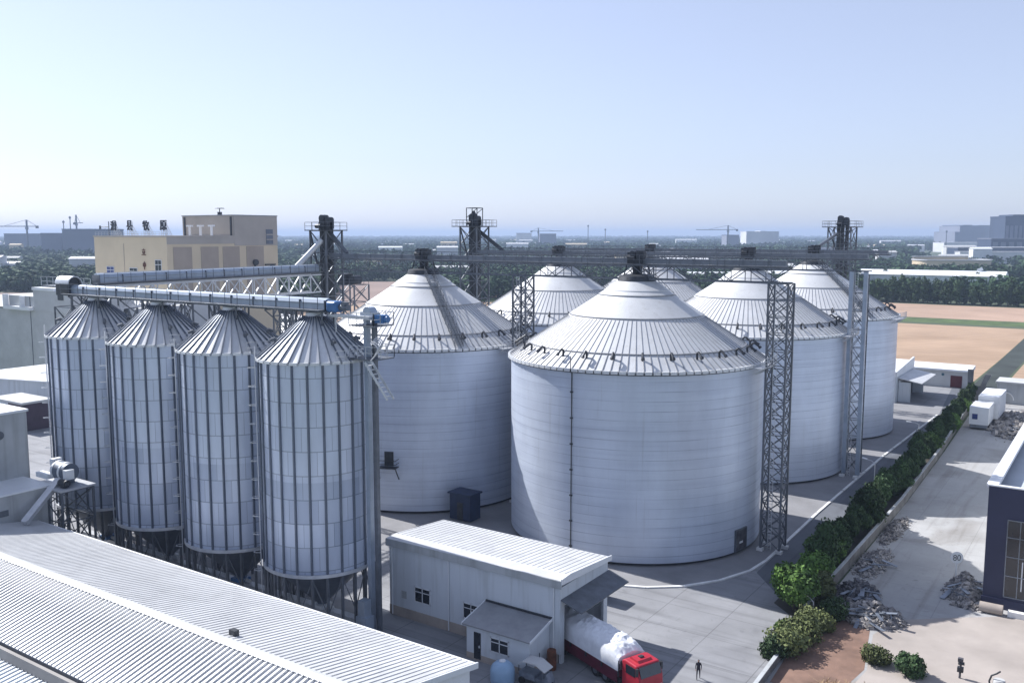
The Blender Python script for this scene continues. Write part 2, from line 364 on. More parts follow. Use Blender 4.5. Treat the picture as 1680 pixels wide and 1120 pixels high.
# ------------------------------------------------------------------ large silos
SR = 15.3; EZ = 21.3; SL = .655
def rz(r): return EZ + .1 + (SR + .25 - r)*SL
def make_silo():
    t = thing('grain_silo', 'x', 'silo', (0,0,0), 'large flat-bottomed storage silos in two rows')
    build('wall', MB().lathe([(SR,.35),(SR,EZ)], 144), M['silo_wall'], t, True)
    build('plinth', MB().lathe([(SR-.35,0),(SR-.35,.36),(SR-1.2,.36)], 96), M['dark'], t, True)
    pr = [(SR+.28, rz(SR+.28))]
    steps = [.86*SR, .53*SR, .30*SR, .255*SR]
    for s in steps: pr += [(s+.02, rz(s+.02)), (s, rz(s)+.09)]
    pr2 = []; up = 0
    for (r, z) in pr: pr2.append((r, z))
    pr2 = [(SR+.28, rz(SR+.28))]; h = 0
    for s in steps:
        pr2.append((s+.01, rz(s)+h)); h += .09; pr2.append((s, rz(s)+h))
    pr2.append((2.0, rz(2.0)+h))
    rf = build('roof', MB().lathe(pr2, 144), M['silo_roof'], t, True)
    rb = MB()
    n = 108
    for i in range(n):
        a = 2*math.pi*i/n; c, s = math.cos(a), math.sin(a)
        rb.bar((c*(SR+.3), s*(SR+.3), rz(SR+.3)+.05), (c*.865*SR, s*.865*SR, rz(.865*SR)+.03), .07, .10)
        rb.bar((c*.855*SR, s*.855*SR, rz(.855*SR)+.11), (c*.54*SR, s*.54*SR, rz(.54*SR)+.11), .055, .07)
    for r_, hh in ((.86,.07),(.53,.16),(.30,.24)):
        rb.lathe([(r_*SR+.06, rz(r_*SR)+hh-.06),(r_*SR+.06, rz(r_*SR)+hh+.05),(r_*SR-.06, rz(r_*SR)+hh+.09)], 96)
    build('seam', rb, M['rib'], rf)
    gm = MB()
    for i in range(n):
        a0 = 2*math.pi*(i+.10)/n; a1 = 2*math.pi*(i+.90)/n
        p = [(math.cos(a)*r, math.sin(a)*r) for a in (a0, a1) for r in (SR+.02, SR+.40)]
        z0 = EZ-.12; z1 = EZ+.22
        gm.add([(*p[0],z0),(*p[1],z0),(*p[3],z0),(*p[2],z0),(*p[0],z1),(*p[1],z1),(*p[3],z1),(*p[2],z1)],
               [(0,3,2,1),(4,5,6,7),(0,1,5,4),(1,2,6,5),(2,3,7,6),(3,0,4,7)])
    build('eave_trim', gm, M['rim'], t)
    build('wind_ring', MB().lathe([(SR+.03,EZ-.25),(SR+.14,EZ-.25),(SR+.14,EZ-.13),(SR+.03,EZ-.13)], 144), M['dark'], t)
    build('roof_cap', MB().lathe([(2.35,rz(2.35)+.40),(2.15,rz(2.0)+.75),(1.5,rz(2.0)+.95),(.7,rz(2.0)+1.0)], 48, cap1=True), M['dark'], t, True)
    for i in range(28):
        a = 2*math.pi*(i+.3)/28; c, s = math.cos(a), math.sin(a); r0 = .905*SR; z = rz(r0)
        v = MB().path([(c*r0,s*r0,z-.1),(c*(r0-.05),s*(r0-.05),z+.62),(c*(r0+.25),s*(r0+.25),z+.80),(c*(r0+.85),s*(r0+.85),z+.35)], .13, 7)
        v.tube((c*(r0+.85),s*(r0+.85),z+.37),(c*(r0+1.0),s*(r0+1.0),z+.18),.2,7)
        build('roof_vent', v, M['dark'], t)
    return t
silo0 = make_silo(); index(silo0)
SILOS = {'A':(-50.3,100.8),'B':(-84.0,100.8),'C':(-85.5,140.5),'D':(-50.6,140.2),'E':(-50.5,174.5),'F':(-84.5,176)}
SLAB = {'A':'large galvanised silo with brown access door, nearest, beside the kerbside lattice tower',
        'B':'large galvanised silo directly behind the four narrow hopper silos, its ladder running down the roof',
        'C':'large galvanised silo whose cone shows behind the slim tower between the two front silos',
        'D':'large galvanised silo beside the road, next to the tower with two tall smooth posts',
        'E':'large galvanised silo farthest along the road, with a ladder down its cone',
        'F':'large galvanised silo at the far back, only a grey roof patch showing'}
SO = {}
for k, p in SILOS.items():
    o = silo0 if k == 'A' else dup(silo0, (p[0], p[1], 0), R(3*ord(k)))
    o.location = (p[0], p[1], 0); o['label'] = SLAB[k]; SO[k] = o
def extra(k, name, mb, m, smooth=False):
    """a further part for one silo, given in local metres; the silo's own turn is taken out"""
    o = SO[k]; a = -o.rotation_euler.z; c, s = math.cos(a), math.sin(a)
    mb.v = [(x*c-y*s, x*s+y*c, z) for x, y, z in mb.v]
    me = bpy.data.meshes.new(name); me.from_pydata(mb.v, [], mb.f); me.materials.append(m)
    q = bpy.data.objects.new(name, me); COL.objects.link(q); q.parent = o
    return q
def ladder_roof(az):
    c, s = math.cos(az), math.sin(az); tx, ty = -s, c; mb = MB()
    for w in (-.55, .55):
        for h, wd_ in ((.28,.09),(1.1,.05),(.7,.04)):
            mb.bar((c*2.2+tx*w, s*2.2+ty*w, rz(2.2)+h+.3), (c*(SR-.2)+tx*w, s*(SR-.2)+ty*w, rz(SR-.2)+h), wd_)
        for i in range(11):
            r_ = 2.2 + (SR-2.4)*i/10; mb.bar((c*r_+tx*w, s*r_+ty*w, rz(r_)), (c*r_+tx*w, s*r_+ty*w, rz(r_)+1.15), .05)
    for i in range(40):
        r_ = 2.2 + (SR-2.4)*i/39; mb.bar((c*r_-tx*.55, s*r_-ty*.55, rz(r_)+.32), (c*r_+tx*.55, s*r_+ty*.55, rz(r_)+.32), .16, .05)
    return mb
for k, az in (('B',-33),('E',-33),('D',60),('C',40),('A',75),('F',60)): extra(k, 'roof_ladder', ladder_roof(R(az)), M['steel'])
def eave_platform(az, span=.16):
    mb = MB(); n = 8
    for i in range(n):
        a0 = az - span + 2*span*i/n; a1 = az - span + 2*span*(i+1)/n
        pts = [(math.cos(a)*r, math.sin(a)*r) for a, r in ((a0,SR+.42),(a1,SR+.42),(a1,SR+1.5),(a0,SR+1.5))]
        mb.prism(pts, EZ-.2, EZ-.08)
        for h in (.35,.7,1.05):
            mb.bar((*pts[3], EZ-.1+h), (*pts[2], EZ-.1+h), .05)
        mb.bar((*pts[3], EZ-.1), (*pts[3], EZ+1.0), .06)
        mb.bar((*pts[0], EZ-.9), (*pts[3], EZ-.15), .07)
    mb.bar((*pts[2], EZ-.1), (*pts[2], EZ+1.0), .06)
    return mb
for k, az in (('A',2),('B',-3),('D',-1),('E',-5)): extra(k, 'eave_platform', eave_platform(R(az)), M['lsteel'])
# pipe run down the front of the nearest silo and its door
def down_pipe(az):
    c, s = math.cos(az), math.sin(az); r_ = SR+.10
    mb = MB().tube((c*r_, s*r_, 0), (c*r_, s*r_, EZ-.2), .06, 8)
    mb.tube((c*(r_+.3), s*(r_+.3), EZ-.2), (c*(r_+.3), s*(r_+.3), EZ+1.6), .05)
    mb.tube((c*(r_+.3), s*(r_+.3), EZ-.1), (c*r_, s*r_, EZ-.3), .05)
    for i in range(7):
        z = 1.5+i*2.9; mb.box(c*r_-.16, s*r_-.10, z-.08, c*r_+.16, s*r_+.06, z+.08)
    return mb
extra('A', 'down_pipe', down_pipe(R(-90)), M['dark'])
def curved(az, w, z0, z1, r0, r1):
    mb = MB(); n = 5; vs = []
    da = w/SR
    for i in range(n):
        a = az - da/2 + da*i/(n-1)
        for r_ in (r0, r1):
            for z in (z0, z1): vs.append((math.cos(a)*r_, math.sin(a)*r_, z))
    fs = []
    for i in range(n-1):
        b = 4*i; c = b+4
        fs += [(b+2,c+2,c+3,b+3),(b+1,b+3,c+3,c+1),(b,c,c+2,b+2),(b,b+1,c+1,c)]
    fs += [(0,2,3,1),(4*(n-1),4*(n-1)+1,4*(n-1)+3,4*(n-1)+2)]
    return mb.add(vs, fs)
dd = extra('A', 'door', curved(R(-11), 2.1, .45, 2.75, SR+.01, SR+.12), M['rubble_d'])
dd['label'] = 'brown grey access door'; 
fr = MB()
for a_ in (-1,1):
    fr.v += []; q = curved(R(-11)+a_*1.1/SR, .12, .36, 2.9, SR+.005, SR+.2); fr.add(q.v, q.f)
q = curved(R(-11), 2.3, 2.78, 2.92, SR+.006, SR+.19); fr.add(q.v, q.f)
extra('A', 'door_frame', fr, M['steel'])
extra('A', 'notice', curved(R(-11), .7, 1.2, 1.45, SR+.13, SR+.145), M['frame'])
# landing with a doorway on the second silo
lp = MB(); lp.box(SR*.0,0,0,0,0,0) if False else None
az = R(-68); c, s = math.cos(az), math.sin(az)
lp = MB(); tx, ty = -s, c
for w in (-1.3,1.3):
    lp.bar((c*SR+tx*w, s*SR+ty*w, 4.6), (c*(SR+1.3)+tx*w, s*(SR+1.3)+ty*w, 6.2), .1)
    for h in (0,.5,1.0): lp.bar((c*SR+tx*w, s*SR+ty*w, 6.3+h), (c*(SR+1.3)+tx*w, s*(SR+1.3)+ty*w, 6.3+h), .06)
for h in (0,.5,1.0): lp.bar((c*(SR+1.3)-tx*1.3, s*(SR+1.3)-ty*1.3, 6.3+h), (c*(SR+1.3)+tx*1.3, s*(SR+1.3)+ty*1.3, 6.3+h), .07)
lp.bar((c*(SR+.65)-tx*1.3, s*(SR+.65)-ty*1.3, 6.25), (c*(SR+.65)+tx*1.3, s*(SR+.65)+ty*1.3, 6.25), 1.25, .08)
extra('B', 'side_landing', lp, M['dark'])
q = curved(R(-68), 1.2, 6.35, 8.2, SR+.01, SR+.1); extra('B', 'door', q, M['dark'])

# ------------------------------------------------------------------ hopper silos
HR = 5.05; HB = 6.2; HE = 25.0; HA = 28.6
def make_hopper():
    t = thing('hopper_silo', 'x', 'silo', (0,0,0), 'narrow hopper-bottomed silos in a row')
    # corrugated sheet wall
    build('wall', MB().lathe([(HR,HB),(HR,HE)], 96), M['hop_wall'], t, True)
    n = 24
    sl = (HA-HE)/(HR-.75)
    def hz_(r): return HE + .05 + (HR+.2-r)*sl
    rf = build('roof', MB().lathe([(HR+.25,hz_(HR+.25)),(.85,hz_(.85)),(.8,hz_(.8)+.25)], 72, cap1=True), M['hop_roof'], t, True)
    rb = MB()
    for i in range(36):
        a = 2*math.pi*i/36; c, s = math.cos(a), math.sin(a)
        rb.bar((c*(HR+.27), s*(HR+.27), hz_(HR+.27)+.10), (c*1.0, s*1.0, hz_(1.0)+.06), .085, .14)
    build('seam', rb, M['stiff'], rf)
    gm = MB()
    for i in range(36):
        a0 = 2*math.pi*(i+.12)/36; a1 = 2*math.pi*(i+.88)/36
        p = [(math.cos(a)*r, math.sin(a)*r) for a in (a0, a1) for r in (HR+.02, HR+.33)]; z0 = HE-.14; z1 = HE+.10
        gm.add([(*p[0],z0),(*p[1],z0),(*p[3],z0),(*p[2],z0),(*p[0],z1),(*p[1],z1),(*p[3],z1),(*p[2],z1)],
               [(0,3,2,1),(4,5,6,7),(0,1,5,4),(1,2,6,5),(2,3,7,6),(3,0,4,7)])
    build('eave_trim', gm, M['rim'], t)
    for i in range(n):
        a = 2*math.pi*(i+.5)/n; c, s = math.cos(a), math.sin(a); r_ = HR+.07
        build('stiffener', MB().bar((c*r_, s*r_, HB-.3), (c*r_, s*r_, HE-.16), .17, .15), M['stiff'], t)
    build('ring_beam', MB().lathe([(HR-.1,HB-.30),(HR+.20,HB-.30),(HR+.20,HB),(HR+.01,HB)], 96), M['lsteel'], t)
    build('hopper_cone', MB().lathe([(HR-.12,HB-.1),(.45,1.7),(.45,1.2)], 48, cap1=True), M['stiff'], t, True)
    for i in range(n):
        a = 2*math.pi*(i+.5)/n; c, s = math.cos(a), math.sin(a); r_ = HR
        build('leg', MB().bar((c*r_, s*r_, 0), (c*r_, s*r_, HB-.3), .20, .20), M['steel'], t)
    br = MB()
    for i in range(0, n, 1):
        a = 2*math.pi*(i+.5)/n; b = 2*math.pi*(i+1.5)/n
        z0, z1 = (2.4, HB-.5) if i % 2 else (HB-.5, 2.4)
        br.bar((math.cos(a)*HR, math.sin(a)*HR, z0), (math.cos(b)*HR, math.sin(b)*HR, z1), .07)
    build('brace', br, M['steel'], t)
    # caged ladder on the sun side
    ld = MB(); a = R(-128); c, s = math.cos(a), math.sin(a); tx, ty = -s, c
    for w in (-.24,.24): ld.bar((c*(HR+.35)+tx*w, s*(HR+.35)+ty*w, 3), (c*(HR+.35)+tx*w, s*(HR+.35)+ty*w, HE+1.1), .05)
    for i in range(60): z = 3.2+i*.37; ld.bar((c*(HR+.35)-tx*.24, s*(HR+.35)-ty*.24, z), (c*(HR+.35)+tx*.24, s*(HR+.35)+ty*.24, z), .03)
    for i in range(12):
        z = 5.5+i*1.7; pts = [(c*(HR+.35+.65*math.sin(u))+tx*.38*math.cos(u), s*(HR+.35+.65*math.sin(u))+ty*.38*math.cos(u), z) for u in [math.pi*k/5 for k in range(6)]]
        for k in range(5): ld.bar(pts[k], pts[k+1], .05)
    build('caged_ladder', ld, M['lsteel'], t)
    # walkway bracket and two roof vents
    for az_ in (-118, -20, 30, 150):
        a = R(az_); c, s = math.cos(a), math.sin(a); r0 = HR*.72; z = hz_(r0)
        v = MB().tube((c*r0,s*r0,z-.1),(c*r0,s*r0,z+.45),.15,10)
        v.tube((c*r0,s*r0,z+.42),(c*(r0+.5),s*(r0+.5),z+.25),.15,10)
        build('roof_vent', v, M['steel'], t)
    rl = MB()
    for i in range(9):
        a0 = R(-25+10*i); a1 = R(-15+10*i)
        for h in (.5,1.0): rl.bar((math.cos(a0)*(HR+.25), math.sin(a0)*(HR+.25), HE+h), (math.cos(a1)*(HR+.25), math.sin(a1)*(HR+.25), HE+h), .05)
        rl.bar((math.cos(a0)*(HR+.25), math.sin(a0)*(HR+.25), HE), (math.cos(a0)*(HR+.25), math.sin(a0)*(HR+.25), HE+1.0), .05)
    build('eave_railing', rl, M['lsteel'], t)
    build('inlet_spout', MB().lathe([(.55,hz_(.8)+.2),(.55,hz_(.8)+.5),(.32,hz_(.8)+.9),(.32,29.35)], 20), M['steel'], t, True)
    return t
hop0 = make_hopper(); index(hop0)
HX = [-61.4, -73.0, -84.6, -96.2]; HY = 58.3
HL = ['narrow hopper silo nearest the white gabled weighbridge house, foremost of its row',
      'narrow hopper silo standing second from the weighbridge house, between two like it',
      'narrow hopper silo third from the weighbridge house, next to the outermost one',
      'narrow hopper silo at the far left end, behind the raised drum drive platform']
for i, x in enumerate(HX):
    o = hop0 if i == 0 else dup(hop0, (x, HY, 0)); o.location = (x, HY, 0); o['label'] = HL[i]

t = thing('drag_conveyor', 'low drag conveyor running in the shade beneath the narrow silos', 'conveyor', (-78,58.3,0))
build('trough', MB().box(-101,57.9,.75,-56.5,58.7,1.25), M['lsteel'], t)
for i in range(12): build('trestle', MB().box(-100.5+i*3.9,57.95,0,-100.3+i*3.9,58.65,.75), M['steel'], t)
for i, x in enumerate(HX):
    q = build('slide_gate', MB().box(x-.7,57.6,1.25,x+.7,59.0,1.6), M['blue'] if i % 2 else M['rim'], t)
    build('gate_motor', MB().tube((x+.7,58.3,1.45),(x+1.4,58.3,1.45),.18,10), M['rim'], q)
# ------------------------------------------------------------------ lattice builders
def lattice(mb, x0, y0, x1, y1, z0, z1, panel, w, d=None, faces='xXyY'):
    d = d or w*.6
    for x in (x0, x1):
        for y in (y0, y1): mb.bar((x,y,z0), (x,y,z1), w)
    n = max(1, round((z1-z0)/panel)); h = (z1-z0)/n
    sides = {'y':((x0,y0),(x1,y0)), 'Y':((x0,y1),(x1,y1)), 'x':((x0,y0),(x0,y1)), 'X':((x1,y0),(x1,y1))}
    for k in faces:
        (ax,ay),(bx,by) = sides[k]
        for i in range(n):
            za = z0+i*h; zb = za+h
            mb.bar((ax,ay,zb),(bx,by,zb), d)
            mb.bar((ax,ay,za),(bx,by,zb), d); mb.bar((bx,by,za),(ax,ay,zb), d)
    return mb
def rail(mb, pts, z, h=1.1, w=.05, step=1.5):
    for i in range(len(pts)-1):
        (x0,y0),(x1,y1) = pts[i], pts[i+1]; L_ = math.hypot(x1-x0,y1-y0); n = max(1, round(L_/step))
        for hh in (h*.5, h): mb.bar((x0,y0,z+hh),(x1,y1,z+hh), w)
        for k in range(n+1): mb.bar((x0+(x1-x0)*k/n, y0+(y1-y0)*k/n, z),(x0+(x1-x0)*k/n, y0+(y1-y0)*k/n, z+h), w)
    return mb

def support_tower(x, y, w, h, label, style):
    t = thing('gantry_tower', label, 'lattice tower', (x,y,0), 'steel towers carrying the conveyor gantries')
    if style == 'lattice':
        build('mast', lattice(MB(), x-w/2, y-w/2, x+w/2, y+w/2, .3, h, 1.9, .20, .10), M['steel'], t)
    else:
        for sx in (-1,1): build('post', MB().box(x+sx*w/2-.28, y-.28, .3, x+sx*w/2+.28, y+.28, h), M['conv'], t)
        build('mast', lattice(MB(), x-w/2, y+.6, x+w/2, y+w, .3, h-.5, 2.6, .14, .08), M['steel'], t)
    for sx in (-1,1):
        for sy in (-1,1): build('footing', MB().box(x+sx*w/2-.35, y+sy*w/2-.35, 0, x+sx*w/2+.35, y+sy*w/2+.35, .32), M['kerb'], t)
    lad = MB()
    for sx in (-.2,.2): lad.bar((x+sx, y-w/2-.25, .3),(x+sx, y-w/2-.25, h), .045)
    for i in range(int(h/.4)): lad.bar((x-.2,y-w/2-.25,.5+i*.4),(x+.2,y-w/2-.25,.5+i*.4),.03)
    build('ladder', lad, M['lsteel'], t)
    pl = MB().box(x-w/2-.6, y-w/2-.6, h-.9, x+w/2+.6, y+w/2+.6, h-.8); rail(pl, [(x-w/2-.6,y-w/2-.6),(x+w/2+.6,y-w/2-.6),(x+w/2+.6,y+w/2+.6)], h-.8)
    return t
support_tower(-32.6, 101.2, 2.2, 30.6, 'dark lattice tower by the kerb, right of the silo with the brown door', 'lattice')
support_tower(-66.9, 100.8, 2.0, 30.6, 'dark lattice tower squeezed between the two front silos', 'lattice')
support_tower(-33.6, 139.7, 2.0, 30.6, 'pale tower of two tall smooth posts by the road between the last silos', 'posts')
support_tower(-68.2, 140.3, 1.8, 30.6, 'lattice tower between the two middle silos, mostly hidden behind the nearest cone', 'lattice')

def gantry(y, x0, x1, label, heads, z=30.6):
    t = thing('conveyor_gantry', label, 'conveyor bridge', ((x0+x1)/2, y, z), 'conveyor bridges over the silo tops')
    w = .95; tr = MB()
    for s in (-1,1):
        tr.bar((x0,y+s*w,z+.08),(x1,y+s*w,z+.08),.16,.16); tr.bar((x0,y+s*w,z+1.75),(x1,y+s*w,z+1.75),.14,.14)
        n = round((x1-x0)/2.4); d = (x1-x0)/n
        for i in range(n):
            xa = x0+i*d
            tr.bar((xa,y+s*w,z+.1),(xa,y+s*w,z+1.75),.08)
            if i % 2: tr.bar((xa,y+s*w,z+.1),(xa+d,y+s*w,z+1.75),.09)
            else: tr.bar((xa,y+s*w,z+1.75),(xa+d,y+s*w,z+.1),.09)
    n = round((x1-x0)/2.4); d = (x1-x0)/n
    for i in range(n+1): tr.bar((x0+i*d,y-w,z+1.72),(x0+i*d,y+w,z+1.72),.08); tr.bar((x0+i*d,y-w,z+.1),(x0+i*d,y+w,z+.1),.08)
    build('truss', tr, M['steel'], t)
    cv = MB().box(x0+.5, y-.34, z+1.95, x1-.4, y+.38, z+2.55)
    i = x0+3
    while i < x1-1: cv.box(i, y-.40, z+1.93, i+.08, y+.44, z+2.60); i += 3.0
    build('conveyor_casing', cv, M['gcas'], t)
    wk = MB()
    for s in (-1,1): wk.box(x0, y+s*.80-.30, z+1.83, x1, y+s*.80+.30, z+1.89)
    build('walkway', wk, M['steel'], t)
    rl = MB(); rail(rl, [(x0,y-1.15),(x1,y-1.15)], z+1.88, 1.1, .045, 1.8); rail(rl, [(x0,y+1.15),(x1,y+1.15)], z+1.88, 1.1, .045, 1.8)
    build('railing', rl, M['steel'], t)
    for hx, big in heads:
        u = MB()
        if big:
            u.box(hx-1.1, y-.55, z+1.9, hx+.9, y+.6, z+3.3); u.tube((hx-.2,y-1.0,z+3.1),(hx-.2,y+.2,z+3.1),.38,12)
            u.box(hx+.3,y-1.0,z+2.6,hx+1.3,y-.4,z+3.5); u.tube((hx-.9,y-.75,z+2.7),(hx+.1,y-.75,z+2.7),.3,10)
        else: u.box(hx-.6, y-.5, z+1.9, hx+.5, y+.5, z+3.0)
        build('drive_unit', u, M['dark'], t)
        sp = MB().lathe([(.75,z+1.9),(.55,z+.9),(.42,z+.3),(.42,z-.2)], 16, hx, y)
        for (dx,dy) in ((-1,-1),(1,-1),(1,1),(-1,1)):
            sp.bar((hx+dx*1.5,y+dy*1.4,z-.9),(hx+dx*.9,y+dy*.95,z+1.8),.12); sp.bar((hx+dx*1.5,y+dy*1.4,z-.3),(hx-dx*.7,y+dy*.95,z+1.2),.08)
        build('discharge_spout', sp, M['dark'], t)
    return t
gantry(100.9, -103.0, -31.6, 'nearest conveyor bridge, running over the two front silos to the kerbside lattice tower', [(-84.0,True),(-50.3,True)])
gantry(140.4, -104.0, -32.2, 'middle conveyor bridge over the second row of silos, ending at the two-post tower', [(-85.5,True),(-50.6,True)])
gantry(175.6, -106.0, -37.0, 'farthest conveyor bridge crossing the back row of silos', [(-84.5,True),(-50.5,True)])
# loading hatches and inlet frames on the second span (pairs of arch pipes seen on the middle bridge)

def elevator(x, y, h, label, w=3.6, plat=None, spout=None, hood=False, two=True):
    t = thing('bucket_elevator', label, 'bucket elevator', (x,y,0), 'bucket elevator towers')
    plat = plat or w+1.4
    build('mast', lattice(MB(), x-w/2, y-w/2, x+w/2, y+w/2, 0, h-1.4, 3.4, .24, .12), M['steel'], t)
    lg = MB()
    for dx in ((-.75,.05,.95) if two else (-.4,.5)):
        lg.box(x+dx-.30, y-.35, 0, x+dx+.30, y+.35, h)
    for i in range(int(h/3)): lg.box(x-1.1,y-.42,2+i*3,x+1.3,y+.42,2.12+i*3)
    build('elevator_leg', lg, M['dark'], t)
    zp = h-1.4
    build('platform', MB().box(x-plat/2,y-plat/2,zp,x+plat/2,y+plat/2,zp+.14), M['dark'], t)
    rl = MB(); p = plat/2-.05; rail(rl, [(x-p,y-p),(x+p,y-p),(x+p,y+p),(x-p,y+p),(x-p,y-p)], zp+.14, 1.15, .05, 1.3)
    build('railing', rl, M['steel'], t)
    hd = MB()
    hd.box(x-.95,y-.55,zp+.2,x+.15,y+.55,zp+1.9); hd.tube((x-.4,y-.6,zp+1.9),(x-.4,y+.6,zp+1.9),.55,16)
    hd.box(x+.25,y-.5,zp+.3,x+1.25,y+.5,zp+1.6); hd.tube((x+.75,y-.52,zp+1.6),(x+.75,y+.52,zp+1.6),.5,16)
    hd.tube((x-.9,y-1.2,zp+.7),(x+.1,y-1.2,zp+.7),.33,12)
    build('elevator_head', hd, M['dark'], t, True)
    kb_ = MB()
    for s in (-1,1): kb_.bar((x+s*w/2,y-w/2,zp-.1),(x+s*.2,y-w/2,zp-5.5),.2)
    build('knee_brace', kb_, M['dark'], t)
    if hood:
        hm = MB(); hz0 = zp+.14
        for sy in (-1,1):
            for sx in (-1.2,1.3): hm.bar((x+sx,y+sy*.9,hz0),(x+sx,y+sy*.9,hz0+3.4),.12)
            hm.bar((x-1.2,y+sy*.9,hz0+3.4),(x+1.3,y+sy*.9,hz0+3.4),.14)
            hm.bar((x-1.2,y+sy*.9,hz0+1.6),(x+1.3,y+sy*.9,hz0+3.3),.09)
        for sx in (-1.2,1.3): hm.bar((x+sx,y-.9,hz0+3.4),(x+sx,y+.9,hz0+3.4),.12)
        hm.bar((x-.3,y,hz0+2.8),(x+1.1,y,hz0+.6),.45)
        build('hoist_frame', hm, M['dark'], t)
    if spout:
        for nm, a, b, r_, m_ in spout: build(nm, MB().tube(a, b, r_, 14), M[m_], t, True)
    return t
elevator(-103.8, 101.3, 38.0, 'bucket elevator tower with pale slanting spout, left of the front silos', 3.4, 4.6,
    [('spout', (-103.2,99.9,35.2), (-106.2,97.0,30.9), .42, 'lsteel'), ('side_spout', (-102.6,101.3,36.0), (-99.2,101.1,33.2), .3, 'steel')])
elevator(-105.3, 141.7, 38.9, 'tallest bucket elevator tower with square hoist frame, behind the second silo', 3.9, 6.2,
    [('spout', (-103.9,141.5,36.6), (-97.5,140.6,32.8), .35, 'dark')], hood=True)
elevator(-50.9, 196.3, 38.9, 'bucket elevator tower on the right, rising behind the farthest silo', 4.6, 6.6, [('spout',(-51,194.5,36.5),(-51,178,33.4),.3,'steel')], hood=False)

# tower next to hopper silo nearest the weigh house
def small_elevator():
    x, y = -55.5, 58.9
    t = thing('bucket_elevator', 'slim elevator column with curly handrails and blue motor beside the first narrow silo', 'bucket elevator', (x,y,0), 'bucket elevator towers')
    build('elevator_leg', MB().box(x-.28,y-.25,0,x+.14,y+.25,29.5), M['conv'], t)
    build('return_leg', MB().box(x+.62,y-.2,0,x+.98,y+.2,28.9), M['steel'], t)
    build('boot', MB().box(x-.6,y-1.6,0,x+.6,y-.5,1.9).box(x-.4,y-1.5,1.9,x+.4,y-.6,3.4), M['conv'], t)
    for z in (25.2, 28.1):
        pl = MB().box(x-1.0,y-1.3,z,x+1.9,y+1.3,z+.1)
        p = build('platform', pl, M['steel'], t)
        build('railing', rail(MB(), [(x-1.0,y-1.3),(x+1.9,y-1.3),(x+1.9,y+1.3),(x-1.0,y+1.3)], z+.1, 1.1, .05, 1.0), M['lsteel'], p)
    hd = MB().box(x-.5,y-.4,28.7,x+1.1,y+.4,29.3).tube((x+.3,y-.42,29.3),(x+.3,y+.42,29.3),.45,16)
    build('elevator_head', hd, M['conv'], t, True)
    build('motor', MB().box(x+1.2,y-.4,28.4,x+2.1,y+.4,29.1).tube((x+2.1,y,28.75),(x+2.4,y,28.75),.3,12), M['blue'], t)
    sr = MB()      # stair stringers and hoops
    for k in range(5):
        u = k*.55; pts = [(x+1.9+.8*math.sin(v), y-1.7+.3*u, 25.3+u*.2+1.5*abs(math.cos(v*.5))) for v in [math.pi*j/6 for j in range(7)]]
        sr.path(pts, .05)
    for k in range(8): sr.bar((x+1.8+.3*k,y-2.2,24.9-.35*k),(x+1.8+.3*k,y-1.4,24.9-.35*k),.28,.05)
    sr.bar((x+1.7,y-2.2,25.2),(x+4.2,y-2.2,22.2),.08,.2); sr.bar((x+1.7,y-1.4,25.2),(x+4.2,y-1.4,22.2),.08,.2)
    build('access_stair', sr, M['lsteel'], t)
    return t
small_elevator()

# enclosed conveyor over the narrow silos
def tube_conv(name, label, p, q, r, spouts, ribs=3.0, end=None, grp='enclosed conveyors over the narrow silos'):
    p = Vector(p); q = Vector(q); t = thing(name, label, 'conveyor', tuple(p), grp); d = (q-p).normalized()
    sx = d.cross(Vector((0,0,1))).normalized()
    w = r
    cs = MB().bar(p, q, 2*w, 1.1*w)
    prof = [(-w,.0),(-.7*w,.55*w),(0,.8*w),(.7*w,.55*w),(w,.0)]
    vs = []; 
    for e in (p, q):
        for a, z in prof: vs.append(e + sx*a + Vector((0,0,.56*w+z)))
    cs.add(vs, [(i+5,i+6,i+1,i) for i in range(4)] + [(0,1,2,3,4),(9,8,7,6,5)])
    build('casing', cs, M['conv'], t)
    n = int((q-p).length/ribs)
    for i in range(n+1):
        c = p + d*((q-p).length*i/n); build('flange', MB().bar(c - d*.05 + Vector((0,0,.1)), c + d*.05 + Vector((0,0,.1)), 2*w+.12, 1.1*w+.3), M['steel'], t)
    wk = MB(); c0 = p + sx*(w+.45) - Vector((0,0,.55*w+.05)); c1 = q + sx*(w+.45) - Vector((0,0,.55*w+.05))
    wk.bar(c0, c1, .8, .08); wk.bar(p-Vector((0,0,.72*w+.1)), q-Vector((0,0,.72*w+.1)), 2*w+.3, .18)
    build('walkway', wk, M['steel'], t)
    rl = MB(); 
    for s, o_ in ((sx, w+.85), (-sx, w+.15)):
        a = p + s*o_ - Vector((0,0,.5*w)); b = q + s*o_ - Vector((0,0,.5*w))
        if o_ < w+.5: continue
        for h in (.55,1.1): rl.bar(a+Vector((0,0,h)), b+Vector((0,0,h)), .045)
        m_ = int((q-p).length/1.8)
        for i in range(m_+1): c = a + (b-a)*i/m_; rl.bar(c, c+Vector((0,0,1.1)), .045)
    build('railing', rl, M['steel'], t)
    return t
cv1 = tube_conv('tube_conveyor', 'long pale enclosed conveyor above the tops of the four narrow silos', (-101.0,58.3,29.65), (-59.6,58.3,29.65), .52, None)
dh = MB().lathe([(1.15,0),(1.15,1.9)], 24)
drum = MB(); cx, cy, cz = -101.4, 58.3, 30.4
for k in range(13):
    pass
arch = [(math.cos(math.pi*k/12)*.9, math.sin(math.pi*k/12)*.9) for k in range(13)]
